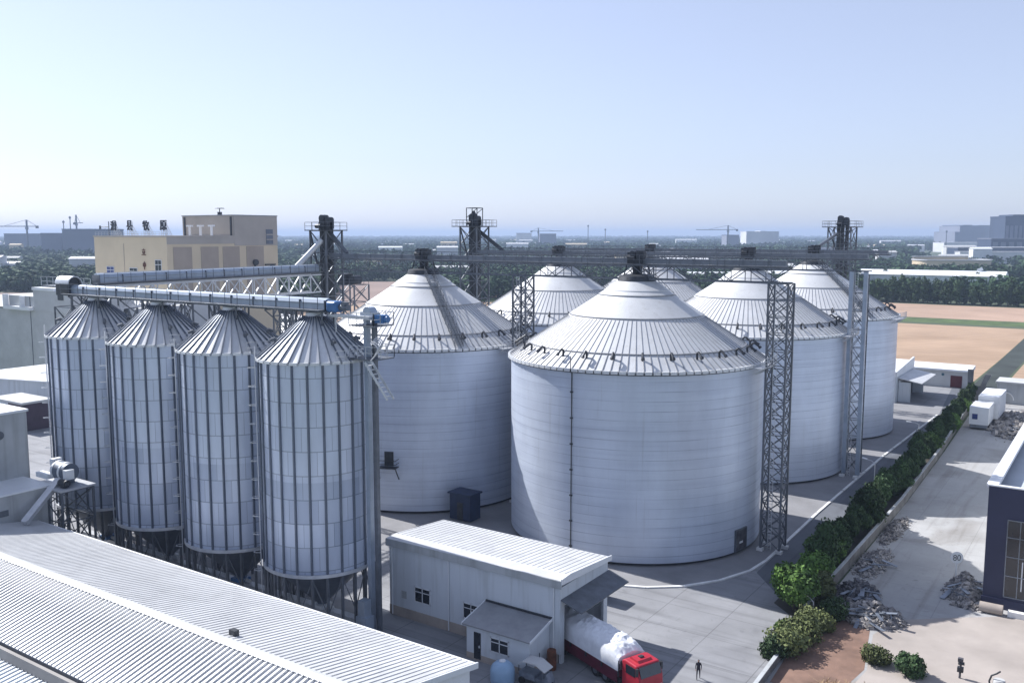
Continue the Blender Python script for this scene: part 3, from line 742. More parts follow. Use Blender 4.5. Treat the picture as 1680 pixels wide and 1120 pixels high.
drum.add([(cx-1.5,cy+a,cz+b) for a,b in arch]+[(cx+1.2,cy+a,cz+b) for a,b in arch]+[(cx-1.5,cy+a*.86,cz+b*.86) for a,b in arch]+[(cx+1.2,cy+a*.86,cz+b*.86) for a,b in arch],
    [(i,i+1,14+i,13+i) for i in range(12)]+[(26+i,39+i,40+i,27+i) for i in range(12)]+[(13+i,14+i,40+i,39+i) for i in range(12)]+[(i,26+i,27+i,i+1) for i in range(12)])
build('head_hood', drum, M['lsteel'], cv1)
build('head_pulley', MB().tube((cx-1.2,cy,cz+.1),(cx+1.0,cy,cz+.1),.55,20).box(cx-1.4,cy-.85,cz-1.3,cx+1.1,cy+.85,cz-.02), M['dark'], cv1)
bm = MB().box(-59.5,57.7,29.15,-58.2,58.9,30.15); bm2 = build('drive_guard', bm, M['blue'], cv1)
bv = bm2.modifiers.new('b','BEVEL'); bv.width = .25; bv.segments = 3
build('drive_motor', MB().tube((-58.2,58.3,29.6),(-57.2,58.3,29.6),.28,12).box(-57.8,58.0,29.75,-57.4,58.6,30.1), M['steel'], cv1)
sup = MB()
for x in HX:
    for dx in (-1.6, 1.6):
        for dy in (-.75,.75): sup.bar((x+dx,HY+dy,27.4),(x+dx*1.05,HY+dy,29.1),.12)
    sup.bar((x-1.6,HY-.75,27.9),(x+1.6,HY-.75,29.0),.07); 
for x in (HX[0]-5.8, HX[1]-5.8, HX[2]-5.8, HX[3]-4.2):
    lattice(sup, x-.5, HY+2.2, x+.5, HY+3.4, 0, 28.9, 2.6, .13, .07)
    sup.bar((x,HY-.8,29.05),(x,HY+3.4,29.05),.14); sup.bar((x,HY-.8,29.0),(x,HY+2.8,26.2),.1)
build('support_leg', sup, M['steel'], cv1)
cv2 = tube_conv('tube_conveyor', 'enclosed conveyor on a lattice truss, from left elevator tower to the narrow silos', (-99.4,60.4,30.8), (-103.2,98.5,30.8), .58, None)
tr = MB(); a0 = Vector((-99.6,60.4,30.0)); a1 = Vector((-103.3,98.5,30.0))
for s in (-1.1,1.1):
    for h in (0,-2.6): tr.bar(a0+Vector((s,0,h)), a1+Vector((s,0,h)), .18)
    for i in range(16):
        u = a0 + (a1-a0)*i/16 + Vector((s,0,0)); v = a0 + (a1-a0)*(i+1)/16 + Vector((s,0,0))
        tr.bar(u, u-Vector((0,0,2.6)), .12)
        if i % 2: tr.bar(u, v-Vector((0,0,2.6)), .14)
        else: tr.bar(u-Vector((0,0,2.6)), v, .14)
build('truss', tr, M['lsteel'], cv2)
lg = MB()
for yy, xx in ((64.5,-100),(73,-100.9),(82,-101.8),(91,-102.6)):
    lattice(lg, xx-1.2, yy-.6, xx+1.2, yy+.6, 0, 27.3, 3.2, .18, .10)
build('trestle', lg, M['steel'], cv2)
ms = solid('motor_stand', MB().box(-59.3,57.9,28.75,-54.4,58.7,28.98).bar((-58.8,58.3,28.75),(-58.8,58.3,27.2),.12), M['lsteel'], 'pale beam joining the blue conveyor drive to the slim elevator column', 'steel beam')
# storage area conveyor crossing above the hopper row from platform 2
# trestle cluster behind the outermost narrow silo
t = thing('steel_trestle', 'tangled dark lattice trestle behind the outermost narrow silo, next to the white block', 'lattice tower', (-108,64,0))
build('frame', lattice(lattice(MB(), -107.5, 62, -103.2, 65.5, 0, 29.5, 3.2, .22, .12), -112.5, 62.6, -108.2, 65.0, 0, 27.0, 3.0, .16, .09), M['steel'], t)
build('deck', MB().box(-113.5,61.6,29.5,-102.6,66,29.7), M['steel'], t)
build('railing', rail(MB(), [(-113.5,61.6),(-102.6,61.6)], 29.7, 1.1, .05, 1.4), M['lsteel'], t)

# drum drive platform in front of the outermost narrow silo
t = thing('drive_platform', 'steel platform with white banded drum and slanting chute, before the outermost narrow silo', 'machine platform', (-90.8,51.2,0))
build('deck', MB().box(-94.2,48.8,10.0,-88.6,52.6,10.2), M['lsteel'], t)
for (x,y) in ((-94,49),(-88.8,49),(-94,52.4),(-88.8,52.4),(-91.4,49)): build('leg', MB().bar((x,y,0),(x,y,10),.2), M['steel'], t)
bb = MB()
for (a,b) in (((-94,49),(-88.8,49)),((-88.8,49),(-88.8,52.4)),((-94,52.4),(-88.8,52.4)),((-94,49),(-94,52.4))):
    for z in (.5,3.6,6.8): bb.bar((*a,z),(*b,z+3.1),.1); bb.bar((*b,z),(*a,z+3.1),.1); bb.bar((*a,z+3.1),(*b,z+3.1),.1)
build('brace', bb, M['steel'], t)
dm = build('drum', MB().tube((-92.6,50.9,11.45),(-90.3,50.9,11.45),.95,24).box(-92.2,50.2,10.2,-90.8,51.6,11), M['stiff'], t, True)
build('band', MB().tube((-92.5,50.9,11.45),(-92.2,50.9,11.45),1.0,24).tube((-91.2,50.9,11.45),(-90.9,50.9,11.45),1.0,24), M['white'], dm, True)
build('guard', MB().box(-93.3,50.4,11.9,-92.7,51.4,12.6), M['white'], t); build('guard', MB().box(-90.2,50.0,10.9,-89.6,50.9,11.9), M['white'], t)
build('motor', MB().tube((-90.3,49.8,10.65),(-89.1,49.8,10.65),.38,12).box(-89.9,49.5,10.2,-89.3,50.1,10.5), M['dark'], t)
build('inlet_box', MB().box(-94.9,49.7,10.6,-92.7,50.5,11.1), M['white'], t)
ch = MB(); ch.bar((-91.0,50.0,10.7),(-89.2,45.3,7.7),.55,.5); ch.bar((-91.0,50.0,10.95),(-89.2,45.3,7.95),.75,.06)
build('chute', ch, M['lsteel'], t)

# ------------------------------------------------------------------ warehouse and neighbours at lower left
def ribs_x(mb, x0, x1, step, ya, za, yb, zb, w=.07, h=.09):
    x = x0
    while x < x1: mb.bar((x,ya,za+h/2),(x,yb,zb+h/2), w, h); x += step
    return mb
t = thing('warehouse', 'long low warehouse with pale ribbed metal roof filling the lower left', 'warehouse', (-60,40,0))
x0, x1 = -91.35, -35.4; yf, yr, yn = 47.6, 37.9, 31.2; zf, zr, zn = 7.0, 8.75, 7.0
build('wall', MB().extr([(yf-.35,0),(yf-.35,zf-.15),(yr,zr-.15),(yn+.35,zn-.15),(yn+.35,0)], 'x', x0+.02, x1-.3), M['white'], t, fix=True)
build('roof', MB().extr([(yf,zf-.08),(yf,zf),(yr,zr),(yn,zn),(yn,zn-.08),(yr,zr-.1)], 'x', x0, x1), M['wh_roof'], t, fix=True)
rb = ribs_x(MB(), x0+.2, x1, .47, yf, zf, yr+.3, zr-.03, .06, .035); ribs_x(rb, x0+.2, x1, .47, yr-.3, zr-.04, yn, zn)
build('rib', rb, M['wh_rib'], t)
build('ridge_cap', MB().extr([(yr+.42,zr+.02),(yr,zr+.14),(yr-.42,zr+.0),(yr-.42,zr-.05),(yr+.42,zr-.05)], 'x', x0, x1+.03), M['wh_rib'], t, fix=True)
build('gutter', MB().box(x0,yf,zf-.22,x1,yf+.22,zf-.02), M['white'], t)
build('verge_trim', MB().extr([(yf+.1,zf-.3),(yf+.1,zf+.12),(yr,zr+.17),(yn-.1,zn+.12),(yn-.1,zn-.3),(yr,zr-.2)], 'x', x1, x1+.12), M['white'], t, fix=True)
build('roof_hatch', MB().box(-50.2,38.9,8.5,-49.6,39.3,8.95), M['dark'], t)
t = thing('lean_to', 'lean-to with bluish ribbed roof below a brown-grey wall band coloured as shaded, bottom left corner', 'shed', (-66,25,0))
build('wall', MB().box(-110,20.6,0,-52.4,30.7,4.4), M['wallf'], t)
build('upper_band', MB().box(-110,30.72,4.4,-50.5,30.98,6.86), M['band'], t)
build('roof', MB().extr([(30.7,5.9),(30.7,6.02),(20,4.72),(20,4.5)], 'x', -110, -52.0), M['wallb'], t, fix=True)
build('rib', ribs_x(MB(), -109.9, -52.1, .5, 30.7, 6.02, 20.1, 4.73), M['wallb'], t)

t = thing('concrete_block_house', 'pale stepped concrete building rising at the left edge beyond the warehouse roof', 'building', (-100,44,0))
build('lower_wall', MB().box(-97.0,30,0,-91.4,49.4,10.2), M['wallf'], t)
build('upper_wall', MB().box(-118,30,0,-97.02,50.2,17.3), M['wallf'], t)
build('parapet', MB().box(-118.15,29.9,17.3,-96.85,50.35,17.55), M['white'], t)
build('ledge', MB().box(-97.1,29.95,10.2,-91.3,49.5,10.36), M['white'], t)
build('wall_ring', MB().tube((-97.0,47.2,15.2),(-96.8,47.2,15.2),.45,20), M['steel'], t)
build('small_hatch', MB().box(-91.42,43.9,8.2,-91.32,44.9,8.8), M['steel'], t)

# low building and tall grey block at far left
def oriented_box(mb, cx, cy, ang, hx, hy, z0, z1):
    c, s = math.cos(ang), math.sin(ang)
    pts = [(cx+c*a-s*b, cy+s*a+c*b) for a,b in ((-hx,-hy),(hx,-hy),(hx,hy),(-hx,hy))]
    return mb.prism(pts, z0, z1)
t = thing('low_hall', 'low pale hall with bright white roof behind the outermost narrow silo', 'hall', (-185,105,0))
build('wall', MB().prism([(-200,89.2),(-160,101),(-160,125),(-200,112)], 0, 7), M['wallb'], t)
build('roof', MB().prism([(-200.4,88.8),(-159.6,100.6),(-159.6,125.4),(-200.4,112.4)], 7, 7.25), M['white'], t)
build('roof_seam', MB().bar((-200,97,7.3),(-160,108,7.3),.12,.1), M['wallb'], t)
t = thing('tall_block', 'tall plain grey block with a stair tower and open balcony at the left edge', 'building', (-235,140,0))
build('wall', MB().box(-290,118.5,0,-206,160,17.6).box(-234,118.52,17.6,-206,135,21.0), M['wallg'], t)
build('tower', MB().box(-222,118.3,17.6,-206.1,128,22.6), M['wallg'], t)
build('tower_cap', MB().box(-222.2,118.1,22.6,-212.5,128.2,23.3), M['white'], t)
build('balcony', MB().box(-234.5,117.2,17.6,-222.2,118.4,18.4).box(-234.5,117.2,18.4,-233.9,118.4,21.3).box(-226.6,117.2,18.4,-226,118.3,21), M['white'], t)
build('seam', MB().box(-224.05,118.4,0,-223.9,118.52,21), M['steel'], t)
build('vent_window', MB().box(-211,118.2,20.6,-208.6,118.32,22.0), M['dark'], t)
build('parapet', MB().box(-290,118.3,17.6,-234.6,118.5,17.9), M['dark'], t)
# brown shed, green bush tub at the far left yard
t = thing('brown_shed', 'small dark brown cabin with pale roof edge, between the stepped block and the narrow silos', 'cabin', (-168,86,0))
build('wall', MB().box(-172.5,86,0,-167.2,91,5.1), M['purple'], t)
build('roof', MB().box(-178,85.4,5.1,-166.6,91.4,5.5), M['wallg'], t)
for a_ in (-166.9,-177.7): build('post', MB().box(a_,85.6,0,a_+.3,85.9,5.1), M['dark'], t)

# ------------------------------------------------------------------ weighbridge house
t = thing('weighbridge_house', 'white drive-through weighbridge house with flat roof and sloping awning, truck leaving it', 'building', (-47.5,67,0))
wx0, wx1, wy0, wy1 = -57.0, -38.0, 62.9, 71.2
build('plinth', MB().box(wx0-.03,wy0-.03,0,wx1-.35,wy0+.3,.95), M['brick'], t)
wl = MB().box(wx0,wy0,.9,wx1,wy0+.25,7.2).box(wx0,wy1-.25,0,wx1,wy1,6.7).box(wx0,wy0+.25,0,wx0+.25,wy1-.25,6.75)
wl.box(wx1-.25,wy0+.25,5.0,wx1,wy1-.25,6.72); wl.box(wx1-.25,wy0+.25,0,wx1,wy0+.7,5.0); wl.box(wx1-.25,wy1-.7,0,wx1,wy1-.25,5.0)
build('wall', wl, M['wallb'], t)
build('roof', MB().extr([(wy0-.2,7.2),(wy0-.2,7.45),(wy0+1.2,7.55),(wy1+.2,6.95),(wy1+.2,6.75)], 'x', wx0-.2, wx1+.2), M['wh_roof'], t, fix=True)
build('rib', ribs_x(MB(), wx0, wx1+.1, .55, wy0+1.2, 7.55, wy1+.15, 6.96, .05, .03), M['wh_rib'], t)
build('fascia', MB().box(wx0-.24,wy0-.26,6.75,wx1+.24,wy0-.21,7.42), M['wallf'], t)
build('verge_trim', MB().extr([(wy0-.25,7.1),(wy0-.25,7.6),(wy0+1.2,7.7),(wy1+.25,7.1),(wy1+.25,6.65)], 'x', wx1+.21, wx1+.30), M['white'], t, fix=True)
aw = MB(); aw.add([(wx1,wy0+.1,5.7),(wx1,wy1+.3,5.7),(wx1+2.0,wy1+.3,5.0),(wx1+2.0,wy0+.1,5.0),(wx1,wy0+.1,5.6),(wx1,wy1+.3,5.6),(wx1+2.0,wy1+.3,4.9),(wx1+2.0,wy0+.1,4.9)],
    [(0,3,2,1),(4,5,6,7),(0,1,5,4),(1,2,6,5),(2,3,7,6),(3,0,4,7)])
build('awning', aw, M['steel'], t, fix=True)
def window(t, x0, x1, y, z0, z1, glass='glass', d=.06, bars=1):
    w = build('window', MB().box(x0,y-d,z0,x0+.09,y+.02,z1).box(x1-.09,y-d,z0,x1,y+.02,z1).box(x0,y-d,z1-.09,x1,y+.02,z1).box(x0,y-d,z0,x1,y+.02,z0+.09)
        .box((x0+x1)/2-.04,y-d,z0,(x0+x1)/2+.04,y+.02,z1).box(x0,y-d,z0+(z1-z0)*.66,x1,y+.02,z0+(z1-z0)*.66+.07), M['frame'], t)
    build('pane', MB().box(x0+.05,y-.03,z0+.05,x1-.05,y-.01,z1-.05), M[glass], w)
for (a,b,z0,z1) in ((-53.9,-52.0,1.9,3.4),(-48.2,-46.4,1.7,3.2)): window(t, a, b, wy0, z0, z1)
for a_ in (-56.6,-49.8,-38.6): build('drain_pipe', MB().tube((a_,wy0-.10,.1),(a_,wy0-.10,6.8),.06,8), M['frame'], t)
build('wall_vent', MB().box(-55.5,wy0-.05,1.9,-54.9,wy0+.01,2.6), M['wallf'], t)
an = thing('control_annex', 'small lean-to office with grey sloping roof, in front of the weighbridge house', 'annex', (-42.3,61,0))
ax0, ax1, ay0, ay1 = -45.4, -39.0, 59.7, 62.86
build('plinth', MB().box(ax0-.02,ay0-.02,0,ax1+.02,ay1-.01,.55), M['brick'], an)
build('wall', MB().extr([(ay0,.55),(ay0,3.0),(ay1-.02,3.75),(ay1-.02,.55)], 'x', ax0, ax1), M['wallb'], an, fix=True)
build('roof', MB().extr([(ay0-.3,2.98),(ay0-.3,3.1),(ay1,3.9),(ay1,3.78)], 'x', ax0-.25, ax1+.25), M['rib'], an, fix=True)
build('flashing', MB().box(ax0-.2,ay1-.12,3.9,ax1+.2,ay1+.02,4.05), M['dark'], an)
build('verge_trim', MB().extr([(ay0-.32,2.95),(ay0-.32,3.17),(ay1,3.98),(ay1,3.76)], 'x', ax1+.25, ax1+.33), M['white'], an, fix=True)
build('verge_trim', MB().extr([(ay0-.32,2.95),(ay0-.32,3.17),(ay1,3.98),(ay1,3.76)], 'x', ax0-.33, ax0-.25), M['white'], an, fix=True)
window(an, -42.9, -41.0, ay0, 1.2, 2.5)
dr = build('door', MB().box(-44.6,ay0-.05,.15,-43.9,ay0+.03,2.5), M['glass'], an)
build('handle', MB().box(-44.05,ay0-.10,1.2,-43.97,ay0-.05,1.4), M['frame'], dr)
build('drain_pipe', MB().tube((ax1+.06,61.2,.3),(ax1+.06,61.2,1.5),.04), M['steel'], an)
solid('rusty_barrel', MB().lathe([(.38,0),(.42,.6),(.42,1.2),(.38,1.7)], 16, -38.2, 61.9, cap1=True), M['rust'], 'rusty brown upright barrel at the corner of the weighbridge house by the truck', 'barrel', smooth=True)
# ------------------------------------------------------------------ truck
def wheel(mb_t, mb_r, x, y, r_, side):
    mb_t.lathe([], 1) if False else None
t = thing('tarped_truck', 'red truck with crumpled white tarpaulin over its load, leaving the weighbridge house', 'truck', (-29.2,66.9,0))
tx0, tx1 = -41.0, -29.2; ty0, ty1 = 65.6, 68.2
build('chassis', MB().box(tx0,ty0+.6,.75,-27.3,ty1-.6,1.15), M['dark'], t)
build('cargo_bed', MB().box(tx0,ty0,1.2,tx1,ty1,1.4).box(tx0,ty0,1.4,tx1,ty0+.1,2.3).box(tx0,ty1-.1,1.4,tx1,ty1,2.3).box(tx1-.1,ty0+.1,1.4,tx1,ty1-.1,2.5).box(tx0,ty0+.1,1.4,tx0+.1,ty1-.1,2.3), M['maroon'], t)
tp = MB(); nx, ny = 130, 40; rnd = random.Random(3)
import mathutils
vs = []
for i in range(nx+1):
    u = i/nx; x = tx0 + (tx1-tx0)*u
    for j in range(ny+1):
        v = j/ny; ang = math.pi*v
        e = 1.0 - max(0, (u-.86)/.14)**2*.42 - max(0, (.05-u)/.05)*.1
        y = (ty0+ty1)/2 - math.cos(ang)*(1.46) * (1 if .1 < v < .9 else 1)
        z = 2.0 + math.sin(ang)**.5*1.72*e if 0 < v < 1 else 1.75
        nse = mathutils.noise.noise(Vector((x*1.6, y*1.6, 3)))*.16 + mathutils.noise.noise(Vector((x*4.5, y*4.5, 9)))*(.11 if u > .5 else .02) + abs(mathutils.noise.noise(Vector((x*2.6, y*2.6, 5))))*(.18 if u > .5 else 0)
        if 0 < v < 1: z += nse*math.sin(ang)
        vs.append((x, y, z))
fs = [(i*(ny+1)+j, (i+1)*(ny+1)+j, (i+1)*(ny+1)+j+1, i*(ny+1)+j+1) for i in range(nx) for j in range(ny)]
fs += [tuple(nx*(ny+1)+j for j in range(ny+1)), tuple(j for j in range(ny+1))[::-1]]
tp.add(vs, fs); build('tarpaulin', tp, M['tarp'], t, True, fix=True)
for x in [tx0+1.2+i*2.1 for i in range(6)]:
    build('strap', MB().box(x,ty0-.10,1.3,x+.14,ty0-.02,2.6).box(x,ty1+.02,1.3,x+.14,ty1+.10,2.6), M['dark'], t)
build('shade_skirt', MB().box(tx0+.4,ty0+.02,.62,tx1-.3,ty0+.08,1.18).box(tx0+.4,ty1-.08,.62,tx1-.3,ty1-.02,1.18), M['maroon'], t)  # added dark panels, standing in for the shade that hides the wheels
build('side_rail', MB().box(tx0,ty0-.07,2.02,tx1,ty0-.02,2.12).box(tx0,ty0-.07,1.62,tx1,ty0-.02,1.70).box(tx0,ty1+.02,2.0,tx1,ty1+.07,2.1), M['maroon'], t)
cb = MB().extr([(-29.0,.7),(-29.0,2.75),(-28.6,2.87),(-27.3,2.8),(-26.85,1.9),(-26.75,.6)], 'y', ty0+.1, ty1-.1)
co = build('cab', cb, M['red'], t, fix=True); bv = co.modifiers.new('b','BEVEL'); bv.width = .10; bv.segments = 2
build('wind_deflector', MB().extr([(-28.7,2.84),(-28.5,3.05),(-27.7,2.98),(-27.5,2.80)], 'y', ty0+.6, ty1-.6), M['red'], co, fix=True)
build('roof_hatch', MB().box(-28.25,66.7,3.0,-27.95,67.1,3.10), M['dark'], co)
build('windscreen', MB().extr([(-27.18,2.72),(-27.12,2.74),(-26.82,1.95),(-26.88,1.93)], 'y', ty0+.25, ty1-.25), M['glass'], co, fix=True)
build('side_window', MB().box(-28.5,ty0+.07,1.9,-27.4,ty0+.11,2.6), M['glass'], co); build('side_window', MB().box(-28.5,ty1-.11,1.9,-27.4,ty1-.07,2.6), M['glass'], co)
for y in (ty0+.3, ty1-.6): build('headlight', MB().box(-26.78,y,.9,-26.68,y+.3,1.15), M['frame'], co)
build('bumper', MB().box(-26.95,ty0+.15,.4,-26.6,ty1-.15,.75), M['red'], co)
for y in (ty0-.05, ty1-.15): build('mirror', MB().box(-27.2,y,2.1,-27.05,y+.2,2.7), M['dark'], co)
for x in (-28.0,-31.0,-32.3,-36.8,-38.1,-39.4):
    for y in (ty0+.05, ty1-.35):
        w = build('wheel', MB().tube((x,y,.52),(x,y+.3,.52),.52,18), M['tyre'], t, True)
        build('rim', MB().tube((x,y-.02,.52),(x,y+.32,.52),.27,12), M['steel'], w, True)
t.location = (-31.3,62.9,0); t.rotation_euler = (0,0,R(-22.5))
# blue truck half hidden behind the weighbridge house
t = thing('blue_truck', 'blue truck cab half hidden behind the weighbridge house, beside the silo with the brown door', 'truck', (-41.5,76.5,0))
b_ = build('cab', MB().extr([(-43.3,.7),(-43.3,2.7),(-42.9,2.9),(-41.8,2.85),(-41.3,1.9),(-41.2,.7)], 'y', 76.2, 78.4), M['blue'], t, fix=True)
bv = b_.modifiers.new('b','BEVEL'); bv.width = .1; bv.segments = 2
build('windscreen', MB().extr([(-41.74,2.7),(-41.66,2.72),(-41.28,1.95),(-41.36,1.93)], 'y', 76.4, 78.2), M['glass'], b_, fix=True)
build('bed', MB().box(-48.5,76.2,1.0,-43.5,78.4,1.9), M['dark'], t)
for x in (-42.4,-46.9):
    for y in (76.15,78.1): build('wheel', MB().tube((x,y,.48),(x,y+.28,.48),.48,16), M['tyre'], t, True)
# round tank and covered trolley near the annex
t = thing('water_tank', 'rounded light blue tank standing in front of the small office', 'tank', (-40.4,57.6,0))
build('body', MB().lathe([(.95,0),(1.0,.1),(1.0,1.0),(.9,1.35),(.6,1.62),(.25,1.72)], 32, -40.4, 57.9, cap1=True), M['tank'], t, True)
build('lid', MB().lathe([(.26,1.71),(.26,1.8),(.1,1.84)], 16, -40.4, 57.9, cap1=True), M['white'], t, True)
t = thing('motor_tricycle', 'grey covered motor tricycle parked at the corner of the small office', 'vehicle', (-37.6,58.7,0))
build('canopy', MB().extr([(-39.3,1.5),(-38.8,1.95),(-37.6,2.0),(-36.7,1.55),(-36.7,1.48),(-37.6,1.9),(-38.8,1.87),(-39.3,1.42)], 'y', 58.4, 59.7), M['wallg'], t, fix=True)
build('body', MB().box(-39.2,58.5,.5,-37.7,59.6,1.0).box(-37.7,58.6,.45,-37.0,59.5,.75).extr([(-37.0,.45),(-37.0,1.2),(-36.7,1.25),(-36.4,.6),(-36.4,.45)],'y',58.6,59.5), M['sheetm'], t)
for a_, b_ in ((-39.2,58.5),(-36.8,58.5),(-39.2,59.6),(-36.8,59.6)): build('post', MB().bar((a_,b_,1),(a_,b_,1.5),.05), M['dark'], t)
for x, y in ((-38.9,58.4),(-38.9,59.6),(-36.5,59.0)): build('wheel', MB().tube((x,y,.3),(x,y+.12,.3),.3,14), M['tyre'], t, True)
# blue cabinet by the second silo
t = thing('blue_cabin', 'dark blue metal cabin in the shade between the two front silos', 'cabin', (-68,91,0))
build('body', MB().box(-70.4,89.2,.15,-67.2,91.4,3.4), M['bluedk'], t)
build('roof', MB().box(-70.6,89.0,3.4,-67.0,91.6,3.6), M['bluedk'], t)
build('door', MB().box(-69.2,89.14,.2,-68.3,89.2,2.4), M['dark'], t)

# ------------------------------------------------------------------ person
def person(x, y, h, face):
    t = thing('person', 'person in dark clothes walking across the open yard in front of the truck', 'person', (x,y,0))
    me = bpy.data.meshes.new('body'); s = h/1.75
    J = [(0,0,.95),(0,0,1.15),(0,.01,1.38),(0,.02,1.50),(0,.03,1.58),(0,.03,1.68),(0,.02,1.76),
         (.18,.01,1.42),(.23,.10,1.15),(.21,.26,.97),(-.18,.01,1.42),(-.24,-.10,1.16),(-.23,-.02,.93),
         (.10,0,.90),(.12,.20,.50),(.12,.12,.08),(.12,.26,.03),(-.10,0,.90),(-.11,-.05,.50),(-.11,-.26,.12),(-.11,-.14,.03)]
    E_ = [(0,1),(1,2),(2,3),(3,4),(4,5),(5,6),(2,7),(7,8),(8,9),(2,10),(10,11),(11,12),(0,13),(13,14),(14,15),(15,16),(0,17),(17,18),(18,19),(19,20)]
    rad = [.15,.14,.16,.06,.07,.10,.06,.07,.055,.035,.07,.055,.035,.10,.07,.05,.035,.10,.07,.05,.035]
    me.from_pydata([tuple(c*s for c in j) for j in J], E_, [])
    o = bpy.data.objects.new('body', me); COL.objects.link(o); o.parent = t
    sk = o.modifiers.new('skin','SKIN'); 
    for i, v in enumerate(me.skin_vertices[0].data): v.radius = (rad[i]*s, rad[i]*s*.8); v.use_root = (i == 0)
    sb = o.modifiers.new('sub','SUBSURF'); sb.levels = 2; sb.render_levels = 2
    me.materials.append(M['cloth'])
    for nm, c, r_, m_ in (('face',(0,.10,1.645),(.062,.05,.08),'skin'),('hand',(.21,.30,.93),(.035,.05,.07),'skin'),('hand',(-.23,0,.89),(.035,.05,.07),'skin')):
        mb = MB(); mb.lathe([(math.sin(math.pi*k/8), -math.cos(math.pi*k/8)) for k in range(9)], 12)
        mb.v = [(x_*r_[0]*s + c[0]*s, y_*r_[1]*s + c[1]*s, z_*r_[2]*s + c[2]*s) for x_,y_,z_ in mb.v]
        q = bpy.data.meshes.new(nm); q.from_pydata(mb.v, [], mb.f); q.materials.append(M[m_]); q.polygons.foreach_set('use_smooth',[True]*len(q.polygons))
        p = bpy.data.objects.new(nm, q); COL.objects.link(p); p.parent = t
    t.rotation_euler = (0,0,face)
    return t
person(-27.4, 67.2, 1.68, R(200))

# ------------------------------------------------------------------ boundary wall, lamps, posts
W_ = [(-22.7,66),(-23.1,77),(-23.8,84),(-23.75,98),(-23.8,127.5),(-24.7,160),(-26.8,208)]
t = thing('boundary_wall', 'low grey boundary wall between the site road and the neighbouring yard', 'wall', (-23.8,84,0))
wm = MB(); cpb = MB()
for i in range(len(W_)-1):
    a = Vector((*W_[i],0)); b = Vector((*W_[i+1],0)); h = .8 if i < 2 else 1.25
    wm.bar(a+Vector((0,0,h/2)), b+Vector((0,0,h/2)), .24, h); cpb.bar(a+Vector((0,0,h+.04)), b+Vector((0,0,h+.04)), .34, .08)
build('wall_face', wm, M['wdark'], t); build('coping', cpb, M['wallf'], t)
def street_lamp(x, y, h, ang, label):
    t = thing('street_lamp', label, 'street lamp', (x,y,0), 'street lamps along the site road')
    c, s = math.cos(ang), math.sin(ang)
    build('pole', MB().tube((x,y,0),(x,y,h),.07,10,.045), M['lsteel'], t)
    build('arm', MB().path([(x,y,h-.05),(x+c*.5,y+s*.5,h+.22),(x+c*1.3,y+s*1.3,h+.32)], .04), M['lsteel'], t)
    build('lamp_head', MB().bar((x+c*1.2,y+s*1.2,h+.33),(x+c*1.9,y+s*1.9,h+.40),.26,.10), M['white'], t)
    if h > 3: build('solar_panel', MB().bar((x-.3,y,h+.45),(x+.3,y,h+.65),.45,.04), M['sheetm'], t)
street_lamp(-27.3, 126.5, 5.6, R(160), 'street lamp with bent white head rising out of the dark hedge beyond the kerbside tower')
street_lamp(-27.6, 158.0, 5.4, R(200), 'slim street lamp farther along the road, beside the end of the sunlit gap')
street_lamp(-22.9, 83.6, 2.0, R(150), 'short white twin-headed garden lamp on bare soil by the near end of the wall')
t = thing('road_sign', 'round white road sign on a thin pole before the tall scrap heap', 'sign', (-13.3,100.5,0))
build('pole', MB().tube((-13.3,100.5,0),(-13.3,100.5,3.1),.06,8), M['white'], t)
sg = build('sign_plate', MB().lathe([(.62,0),(.62,.05)], 24, cap0=True, cap1=True), M['white'], t)
sg.rotation_euler = (R(90),0,R(30)); sg.location = Vector((-13.3,100.42,3.2)) - t.location
for v in sg.data.vertices: v.co += Vector(t.location)
sgl = MB()
for cx_, cy_, ry_ in ((-.2,.13,.13),(-.2,-.15,.15),(.2,0,.28)):
    for q in range(16):
        a0 = 2*math.pi*q/16; a1 = 2*math.pi*(q+1)/16
        sgl.bar((cx_+math.cos(a0)*.14, cy_+math.sin(a0)*ry_, .06), (cx_+math.cos(a1)*.14, cy_+math.sin(a1)*ry_, .06), .07, .02)
me = bpy.data.meshes.new('sign_digits'); me.from_pydata(sgl.v, [], sgl.f); me.materials.append(M['dark'])
so = bpy.data.objects.new('sign_digits', me); COL.objects.link(so); so.parent = sg

# ------------------------------------------------------------------ trees
def leaf_cloud(rng, n, lobes, size):
    """n small leaf-clump quads scattered through overlapping lobes (cx,cy,cz,rx,ry,rz)"""
    V = np.zeros((n*4,3)); w = np.array([l[3]*l[4]*l[5] for l in lobes])**.7; w /= w.sum()
    idx = rng.choice(len(lobes), n, p=w); L_ = np.array(lobes)[idx]
    d = rng.normal(size=(n,3)); d /= np.linalg.norm(d,axis=1)[:,None]; r = rng.uniform(.45,1.0,n)**.5
    r *= 1 + .18*np.sin(d[:,0]*7+idx)*np.cos(d[:,2]*6+idx*2)
    c = L_[:,:3] + d*r[:,None]*L_[:,3:6]
    u = rng.normal(size=(n,3)); u /= np.linalg.norm(u,axis=1)[:,None]
    nn = d + rng.normal(size=(n,3))*.6; v = np.cross(nn,u); v /= np.linalg.norm(v,axis=1)[:,None]+1e-9; u = np.cross(v,nn); u /= np.linalg.norm(u,axis=1)[:,None]+1e-9
    s = size*rng.uniform(.6,1.4,n)[:,None]
    V[0::4] = c-u*s; V[1::4] = c-v*s*.7; V[2::4] = c+u*s; V[3::4] = c+v*s*.7
    return V
